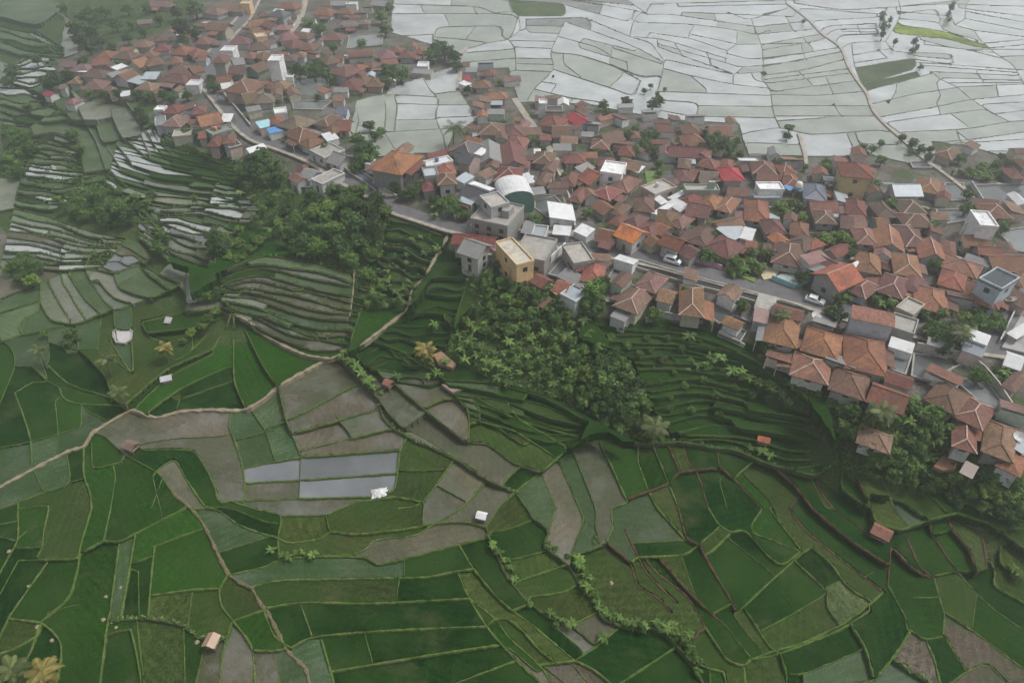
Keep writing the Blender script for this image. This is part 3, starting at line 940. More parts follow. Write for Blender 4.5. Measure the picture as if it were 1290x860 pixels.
# connected fields (row runs + union-find)
par = []
def find(a):
    while par[a] != a: par[a] = par[par[a]]; a = par[a]
    return a
lab = np.full((HH, WW), -1, np.int32); prev = []
for j in range(HH):
    d = np.flatnonzero(np.diff(np.r_[True, block[j], True].astype(np.int8)) != 0); cur = []
    for s, e in zip(d[::2], d[1::2]):
        idx = None
        for (ps, pe, pi) in prev:
            if ps < e and pe > s:
                r_ = find(pi)
                if idx is None: idx = r_
                elif r_ != idx: par[r_] = idx
        if idx is None: idx = len(par); par.append(idx)
        cur.append((s, e, idx)); lab[j, s:e] = idx
    prev = cur
roots = np.array([find(i) for i in range(len(par))] + [-1]); lab = roots[lab]
ids, cnt = np.unique(lab[lab >= 0], return_counts=True)
def outline(mask):
    """outer boundary of a mask, walked along pixel edges"""
    m = np.pad(mask, 1); j0 = np.flatnonzero(m.any(1))[0]; i0 = np.flatnonzero(m[j0])[0]
    x, y, d = i0, j0, 0; pts = []; D = [(1, 0), (0, 1), (-1, 0), (0, -1)]
    for _ in range(200000):
        pts.append((x - 1, y - 1))
        dx, dy = D[d]
        # cells ahead-left / ahead-right of the walking direction (inside on the right)
        ar = {0: (x, y), 1: (x - 1, y), 2: (x - 1, y - 1), 3: (x, y - 1)}[d]; alf = {0: (x, y - 1), 1: (x, y), 2: (x - 1, y), 3: (x - 1, y - 1)}[d]
        if m[alf[1], alf[0]]: d = (d - 1) % 4
        elif not m[ar[1], ar[0]]: d = (d + 1) % 4
        dx, dy = D[d]; x += dx; y += dy
        if (x, y) == (i0, j0): break
    return np.array(pts, float)
def dp(p, eps):
    keep = np.zeros(len(p), bool); keep[0] = keep[-1] = True; st = [(0, len(p) - 1)]
    while st:
        a, b = st.pop()
        if b - a < 2: continue
        v = p[b] - p[a]; q = p[a + 1:b] - p[a]; L = np.hypot(*v)
        dist = np.abs(v[0] * q[:, 1] - v[1] * q[:, 0]) / L if L > 1e-6 else np.hypot(q[:, 0], q[:, 1])
        i = int(dist.argmax())
        if dist[i] > eps: keep[a + 1 + i] = True; st += [(a, a + 1 + i), (a + 1 + i, b)]
    return p[keep]
seeds = []
for s in SEEDS.split(): xy, k = s[:-1], s[-1]; seeds.append((*map(float, xy.split(',')), k))
S_XY = np.array([s[:2] for s in seeds])
levels = np.full(lab.max() + 2, np.nan); n_fields = 0
for i_, c_ in zip(ids, cnt):
    if c_ < 14 or c_ > 32000: continue
    jj, ii = np.nonzero(lab == i_); cx, cy = ii.mean() + OX + .5, jj.mean() + OY + .5
    sub = np.zeros((jj.max() - jj.min() + 1, ii.max() - ii.min() + 1), bool); sub[jj - jj.min(), ii - ii.min()] = True
    p = outline(sub) + [ii.min() + OX, jj.min() + OY]
    half = len(p) // 2; p = np.concatenate([dp(p[:half + 1], .75)[:-1], dp(np.concatenate([p[half:], p[:1]]), .75)[:-1]])
    if len(p) < 3: continue
    # push the outline outwards under the bund
    q = p + (p - [cx, cy]) / (np.hypot(*(p - [cx, cy]).T)[:, None] + 1e-6) * 0.9
    zc = zpix(ii + OX, jj + OY); lv = float(np.median(zc)); levels[i_] = lv
    X, Y = unproj(q[:, 0], q[:, 1], lv); n = len(q)
    d = (S_XY[:, 0] - cx) ** 2 + ((S_XY[:, 1] - cy) * 1.3) ** 2; inside = [k for (sx, sy, k) in seeds if 0 <= int(sy - OY) < HH and 0 <= int(sx - OX) < WW and lab[int(sy - OY), int(sx - OX)] == i_]
    k = inside[0] if inside else seeds[int(d.argmin())][2]
    if not inside:
        if k in 'YZA': k = seeds[int(np.argsort(d)[1])][2]
        k = fr.choice({'H': 'HHHHJ', 'J': 'JJJHG', 'G': 'GGGDO', 'D': 'DDDGO', 'M': 'MMMMS', 'W': 'WWWWK', 'K': 'KKKW', 'S': 'SSSMO', 'O': 'OOOSG', 'N': 'NNMM', 'V': 'VG', 'B': 'BM', 'L': 'LO', 'R': 'RW', 'Y': 'W', 'Z': 'D', 'A': 'KA'}[k])
    (cr, cg, cb), rough = FCOL[k]; v = fr.uniform(.93, 1.06) if k in 'WK' else fr.uniform(.82, 1.2); tn = .015 if k in 'WKN' else .07
    mb = MB(); cx_, cy_ = float(X.mean()), float(Y.mean())
    mb.add([(a, b, lv) for a, b in zip(X, Y)] + [(a, b, lv - 2.2) for a, b in zip(X, Y)],
           [tuple(range(n))[::-1]] + [(t, (t + 1) % n, n + (t + 1) % n, n + t) for t in range(n)])
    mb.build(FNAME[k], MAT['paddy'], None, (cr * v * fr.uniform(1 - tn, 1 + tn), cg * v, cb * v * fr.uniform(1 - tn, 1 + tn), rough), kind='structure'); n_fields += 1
print('fields', n_fields)
# ------------------------------------------------------------------ bunds: low banks, as tall as the higher of the two fields they part
def level_at(x, y):
    i = np.clip(np.round(x - OX).astype(int), 0, WW - 1); j = np.clip(np.round(y - OY).astype(int), 0, HH - 1)
    l = lab[j, i]; return np.where(l >= 0, levels[l], np.nan)
def strip(p, width, hgt, mat, name, deep=1.2, flat=False, kind='structure', lift=None, rough=0.3):
    p = resample(p, max(2, int(np.hypot(*np.diff(p, axis=0).T).sum() / 5) + 1))
    t = np.gradient(p, axis=0); t /= np.hypot(*t.T)[:, None] + 1e-9; nrm = np.stack([-t[:, 1], t[:, 0]], 1)
    z = zpix(p[:, 0], p[:, 1])
    if not flat:
        cand = [level_at(*(p + nrm * s).T) for s in (-4, -2.5, 2.5, 4)]
        top = np.nanmax(np.stack(cand + [np.full(len(p), -99.)]), 0); z = np.where(top > -98, np.where(np.abs(top - z) < 2.5, top, z), z)
        for _ in range(2): z = np.convolve(np.pad(z, 1, 'edge'), [.2, .6, .2], 'valid')
    z = z + hgt
    X, Y = unproj(p[:, 0], p[:, 1], z); P = np.stack([X, Y], 1); T = np.gradient(P, axis=0); T /= np.hypot(*T.T)[:, None] + 1e-9; Nn = np.stack([-T[:, 1], T[:, 0]], 1)
    v, f = [], []
    for i in range(len(P)):
        w = width * (1 + fr.uniform(-rough, rough) * 1.6); zz = z[i] + fr.uniform(-.09, .05) * (not flat)
        for s, dz in ((-.5 - deep * .12, -deep), (-.5, -.06), (-.2, .04), (.2, .04), (.5, -.06), (.5 + deep * .12, -deep)):
            o = Nn[i] * (s * w if abs(s) <= .5 else math.copysign(.5 * w + .07, s)); v.append((P[i][0] + o[0], P[i][1] + o[1], zz + (dz if not flat or abs(s) > .5 else 0)))
        if i: f += [((i - 1) * 6 + k, (i - 1) * 6 + k + 1, i * 6 + k + 1, i * 6 + k) for k in range(5)]
    MB().add(v, f).build(name, mat, None, None, kind=kind)
for k, p in lines:
    if k == 'P': continue
    # keep the stretches outside the village, the jungle
    i = np.clip((p[:, 0] - OX).astype(int), 0, WW - 1); j = np.clip((p[:, 1] - OY).astype(int), 0, HH - 1); ok = ~(vmask[j, i] | (jmask[j, i] & (k != 'd')))
    a = None
    for q in range(len(p) + 1):
        if q < len(p) and ok[q]:
            if a is None: a = q
        else:
            if a is not None and q - a >= 2:
                seg = p[a:q]
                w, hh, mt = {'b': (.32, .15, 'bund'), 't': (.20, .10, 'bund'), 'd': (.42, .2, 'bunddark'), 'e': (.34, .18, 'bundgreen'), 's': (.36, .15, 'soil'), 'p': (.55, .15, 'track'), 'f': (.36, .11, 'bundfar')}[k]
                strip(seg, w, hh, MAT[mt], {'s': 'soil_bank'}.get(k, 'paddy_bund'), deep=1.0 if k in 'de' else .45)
            a = None
for w, p in PATHS: strip(smooth_line(p), w * .85, .18, MAT['pathmud'], 'footpath')
# ================================================================== GROUND SHEET
sx = np.r_[np.linspace(-1100, -420, 12)[:-1], np.linspace(-420, 420, 281), np.linspace(420, 1100, 12)[1:]]
sy = np.r_[np.linspace(-260, 20, 8)[:-1], np.linspace(20, 520, 201), np.linspace(520, 1250, 12)[1:]]
SX, SY = np.meshgrid(sx, sy); SZ = height(SX, SY)
gyy, gxx = np.gradient(SZ); slope = np.hypot(gxx / np.gradient(SX, axis=1), gyy / np.gradient(SY, axis=0))
# image position of every ground point, to know what covers it
rel = SZ - CAMH; dep = SY * cp - rel * sp; inf = dep > 5; dd = np.where(inf, dep, 1)
PXg = 645 + FPX * SX / dd; PYg = 430 - FPX * (SY * sp + rel * cp) / dd
yard = np.zeros(SX.shape, bool)
for p in VILLAGE: yard |= inpoly(p, PXg, PYg) & inf
wild = np.zeros(SX.shape, bool)
for p in JUNGLE: wild |= inpoly(p, PXg, PYg) & inf
drop = np.where(yard, .12, np.where(wild, .15, np.clip(.5 + slope * 5, .5, 2.0)))
for _ in range(2):
    d2 = np.pad(drop, 1, 'edge'); drop = (d2[1:-1, 1:-1] * 2 + d2[:-2, 1:-1] + d2[2:, 1:-1] + d2[1:-1, :-2] + d2[1:-1, 2:]) / 6
yf = yard.astype(float)
for _ in range(2):
    d2 = np.pad(yf, 1, 'edge'); yf = (d2[1:-1, 1:-1] * 2 + d2[:-2, 1:-1] + d2[2:, 1:-1] + d2[1:-1, :-2] + d2[1:-1, 2:]) / 6
SZ2 = SZ - drop
ny, nx = SX.shape
gm = bpy.data.meshes.new('ground')
gm.from_pydata(list(zip(SX.ravel().tolist(), SY.ravel().tolist(), SZ2.ravel().tolist())), [], [(j * nx + i, j * nx + i + 1, (j + 1) * nx + i + 1, (j + 1) * nx + i) for j in range(ny - 1) for i in range(nx - 1)])
at = gm.attributes.new('yard', 'FLOAT', 'POINT'); at.data.foreach_set('value', yf.ravel().astype(np.float32))
gm.materials.append(MAT['ground']); gm.shade_smooth()
link('ground', gm, kind='structure')
# ------------------------------------------------------------------ roads and lanes
def ribbon(p, width, lift, mat, name, smooth=True, skirt=.5):
    p = smooth_line(p, 4) if smooth else np.array(p, float); p = resample(p, max(2, len(p)))
    X, Y, z = ground(p[:, 0], p[:, 1]); P = np.stack([X, Y], 1)
    for _ in range(3): z = np.convolve(np.pad(z, 1, 'edge'), [.25, .5, .25], 'valid'); P[1:-1] = (P[:-2] + 2 * P[1:-1] + P[2:]) / 4
    T = np.gradient(P, axis=0); T /= np.hypot(*T.T)[:, None] + 1e-9; Nn = np.stack([-T[:, 1], T[:, 0]], 1); v, f = [], []
    for i in range(len(P)):
        for s, dz in ((-.5, -skirt), (-.5, 0), (.5, 0), (.5, -skirt)): v.append((P[i][0] + Nn[i][0] * s * width, P[i][1] + Nn[i][1] * s * width, z[i] + lift + dz))
        if i: f += [((i - 1) * 4 + k, (i - 1) * 4 + k + 1, i * 4 + k + 1, i * 4 + k) for k in range(3)]
    return MB().add(v, f).build(name, mat, None, None, kind='structure'), P, z
MAIN = [(322, -6), (305, 26), (285, 45), (264, 82), (263, 98), (269, 112), (278, 122), (292, 140), (310, 160), (328, 173), (352, 181), (385, 193), (410, 205), (440, 225), (470, 240), (500, 260), (530, 270), (575, 284), (620, 293), (660, 298), (700, 302), (740, 309), (775, 316), (830, 327), (880, 340), (940, 356), (985, 367), (1030, 380), (1075, 394), (1120, 406), (1160, 414), (1200, 426), (1240, 434), (1330, 447)]
ribbon(MAIN, 8.2, .03, MAT['verge'], 'road_verge')
ribbon(MAIN, 5.6, .06, MAT['asphalt'], 'road')
ribbon([(1310, 345), (1290, 375), (1275, 400), (1262, 425), (1255, 437)], 5, .045, MAT['asphalt'], 'side_road')
ribbon([(648, 124), (662, 145), (680, 170), (690, 185), (700, 200), (705, 215), (708, 235), (716, 252), (719, 275), (722, 304)], 2.4, .05, MAT['verge'], 'lane')
ribbon([(386, -6), (378, 25), (362, 44), (345, 60)], 3, .05, MAT['verge'], 'lane')
ribbon([(991, 5), (1019, 26), (1034, 43), (1060, 61), (1067, 82), (1078, 100), (1093, 120), (1098, 138), (1113, 156), (1134, 174), (1162, 200), (1190, 220), (1215, 240), (1236, 262)], 1.2, .42, MAT['verge'], 'field_path', skirt=.9)
ribbon([(1006, 169), (1011, 185), (1015, 200), (1016, 212)], 1.2, .42, MAT['verge'], 'field_path', skirt=.9)
ribbon([(589, 61), (578, 69), (581, 90), (577, 113)], 1.6, .42, MAT['verge'], 'field_path', skirt=.9)
# canals: water between low concrete banks
def canal(p, width, col):
    o, P, z = ribbon(p, width, .10, MAT['water'], 'canal', skirt=.3); o.color = (*col, 1)
    T = np.gradient(P, axis=0); T /= np.hypot(*T.T)[:, None]; Nn = np.stack([-T[:, 1], T[:, 0]], 1)
    for s in (-1, 1):
        v, f = [], []
        for i in range(len(P)):
            c = P[i] + Nn[i] * s * (width / 2 + .16)
            for a, b in ((-.16, -.3), (-.16, .65), (.16, .65), (.16, -.3)): v.append((c[0] + Nn[i][0] * a, c[1] + Nn[i][1] * a, z[i] + b))
            if i: f += [((i - 1) * 4 + k, (i - 1) * 4 + k + 1, i * 4 + k + 1, i * 4 + k) for k in range(3)]
        MB().add(v, f).build('canal_bank', MAT['concrete'], None, (.3, .28, .25, 1), kind='structure')
canal([(800, 333), (835, 344), (880, 357), (920, 367), (953, 377)], 3.0, (.02, .022, .018))
canal([(980, 384), (1000, 390), (1016, 397)], 3.0, (.025, .03, .02))
canal([(440, 211), (452, 221), (466, 230), (480, 241)], 2.6, (.10, .13, .16))
# ponds: water level with a concrete kerb
for pi, p in enumerate(PONDS):
    pv_ = fr.uniform(.85, 1.15) if p[0][0] < 240 else fr.uniform(.55, 1.25); p = np.array(p); zl = float(np.median(zpix(p[:, 0], p[:, 1]))) + .10
    X, Y = unproj(p[:, 0], p[:, 1], zl); n = len(p); c = np.array([X.mean(), Y.mean()])
    MB().add([(a, b, zl) for a, b in zip(X, Y)] + [(a, b, zl - .6) for a, b in zip(X, Y)], [tuple(range(n))[::-1]] + [(t, (t + 1) % n, n + (t + 1) % n, n + t) for t in range(n)]).build(
        'pond', MAT['water'], None, (*[q * pv_ for q in ((.13, .14, .13) if p[0][1] < 150 else (.36, .345, .34) if p[0][0] < 240 and p[0][1] > 300 else (.125, .135, .135))], 1), kind='structure')
    for t in range(n):
        a = Vector((X[t], Y[t], zl + .12)); b = Vector((X[(t + 1) % n], Y[(t + 1) % n], zl + .12 + .003 * (t % 2)))
        d = (b - a).normalized() * .18
        MB().bar(a - d, b + d, .30 + .004 * t, .45).build('pond_kerb', MAT['concrete'], None, (.27, .26, .23, 1), kind='structure')
# bare yards of pale sand, paving and a tarmac forecourt
for nm, col, p in (('sand_yard', (.42, .36, .26), [(1052, 322), (1072, 311), (1086, 318), (1066, 331), (1056, 332)]), ('sand_yard', (.40, .34, .22), [(958, 345), (966, 336), (985, 338), (974, 350), (962, 352)]),
                   ('paved_yard', (.30, .33, .31), [(974, 351), (985, 344), (1012, 347), (1022, 354), (1000, 362)]), ('earth_yard', (.22, .11, .07), [(1176, 587), (1190, 570), (1206, 580), (1204, 590), (1188, 592)]),
                   ('earth_bank', (.20, .12, .07), [(546, 446), (556, 442), (574, 458), (570, 463), (552, 458)]), ('earth_bank', (.22, .17, .13), [(556, 484), (566, 482), (582, 490), (570, 494)]),
                   ('paved_yard', (.27, .26, .25), [(1262, 437), (1288, 395), (1300, 398), (1300, 446)]), ('paved_yard', (.24, .22, .20), [(470, 222), (484, 236), (496, 246), (480, 247)]),
                   ('grass_plot', (.10, .16, .03), [(812, 216), (832, 214), (832, 232), (816, 236)]), ('grass_verge', (.13, .17, .03), [(908, 338), (915, 336), (953, 350), (950, 355)])):
    p = np.array(p); X, Y, z = ground(p[:, 0], p[:, 1]); zl = float(np.max(z)) + .05; X, Y = unproj(p[:, 0], p[:, 1], zl); n = len(p)
    MB().add([(a, b, zl) for a, b in zip(X, Y)] + [(a, b, zl - .8) for a, b in zip(X, Y)], [tuple(range(n))[::-1]] + [(t, (t + 1) % n, n + (t + 1) % n, n + t) for t in range(n)]).build(nm, MAT['concrete'], None, (*col, 1), kind='structure')
# ================================================================== LABELS: each thing told apart by its look, then by findable neighbours
LANDMARKS = [(648, 237, 'the white arched hall'), (921, 216, 'the crimson roof'), (796, 291, 'the bright orange roof'), (648, 320, 'the cream apartment block'), (1078, 212, 'the yellow two-storey house'), (1027, 238, 'the slate-blue roof'),
    (1240, 276, 'the white tower house'), (1259, 352, 'the blue-grey block'), (500, 202, 'the big paddy-side roof'), (347, 76, 'the white four-storey block'), (278, 76, 'the white corner house'), (846, 329, 'the white van'), (1027, 380, 'the white car'),
    (1100, 400, 'the white row house'), (627, 268, 'the flat white-walled shop'), (884, 235, 'the long grey wall'), (1140, 238, 'the pale metal hall'), (1195, 190, 'the lone paddy-side house'), (706, 265, 'the white lean-to roof'), (390, 112, 'the village pond'),
    (335, 157, 'the pale blue shed'), (572, 158, 'the lone coconut palm'), (905, 180, 'the round tree'), (780, 345, 'the roadside fish pond'), (920, 385, 'the long fish pond'), (1185, 455, 'the curved pond wall'), (1068, 320, 'the sand yard'), (990, 352, 'the teal-walled yard'),
    (887, 334, 'the pink wall'), (1104, 548, 'the tree-hidden roof'), (624, 118, 'the pond-ringed house'), (460, 50, 'the northern pond'), (70, 102, 'the dark western grove'), (120, 105, 'the tan roof'), (175, 78, 'the western orange roof'), (310, 107, 'the large roadbend roof'),
    (219, 138, 'the terrace-top maroon roof'), (263, 150, 'the grey gable by the road'), (500, 70, 'the flooded-field maroon roofs'), (454, 67, 'the arched brown roof'), (428, 220, 'the road junction'), (555, 65, 'the pondside grove'), (430, 290, 'the great dark grove'), (770, 480, 'the hillside thicket'),
    (535, 440, 'the yellowing palm'), (478, 620, 'the white tarpaulin'), (1107, 675, 'the red-roofed field hut'), (607, 654, 'the white field hut'), (269, 811, 'the tin-roofed field hut'), (167, 565, 'the thatched field hut'), (212, 481, 'the grey field hut'), (248, 365, 'the pale fish pond'), (140, 262, 'the terrace thicket'),
    (25, 340, 'the western thicket'), (1120, 40, 'the far tree line'), (700, 730, 'the banana gully'), (830, 110, 'the flooded-field tree clump'), (50, 845, 'the bottom corner palms'), (156, 422, 'the little round pond'), (1160, 175, 'the field path bend'), (985, 262, 'the bright green garden'),
    (1190, 420, 'the yard trees'), (1058, 390, 'the dark roadside trees'), (945, 325, 'the vegetable garden'), (325, 195, 'the roadbend trees'), (620, 360, 'the apartment-block garden'), (480, 230, 'the blue canal'), (100, 30, 'the northwest woods'), (15, 170, 'the western slope')]
ORD = ['', 'second nearest', 'third nearest', 'fourth nearest', 'fifth nearest', 'sixth nearest', 'seventh nearest', 'eighth nearest', 'ninth nearest', 'tenth nearest', 'eleventh nearest', 'twelfth nearest']
TOLABEL = []      # (object, x, y, description)
def want_label(o, x, y, desc): TOLABEL.append((o, x, y, desc))
def write_labels():
    groups = {}
    for o, x, y, d in TOLABEL:
        best = sorted(LANDMARKS, key=lambda l: math.hypot(l[0] - x, (l[1] - y) * 1.5) if math.hypot(l[0] - x, l[1] - y) > 9 else 1e6)[0]
        dx, dy = x - best[0], (y - best[1]) * 1.4; v = 'behind' if dy < 0 else 'in front of'; hz = 'right of' if dx > 0 else 'left of'
        rel = hz if abs(dx) > 2.2 * abs(dy) else v if abs(dy) > 2.2 * abs(dx) else f"{v.replace(' of', '')}, {hz}"
        groups.setdefault((d, rel, best[2]), []).append((math.hypot(dx, dy), o))
    for (d, rel, lm), m in groups.items():
        m.sort(key=lambda q: q[0])
        for i, (_, o) in enumerate(m):
            o['label'] = f"{d} {rel} {lm}" if len(m) == 1 else f"{'nearest' if i == 0 else ORD[min(i, 11)]} {d} {rel} {lm}"

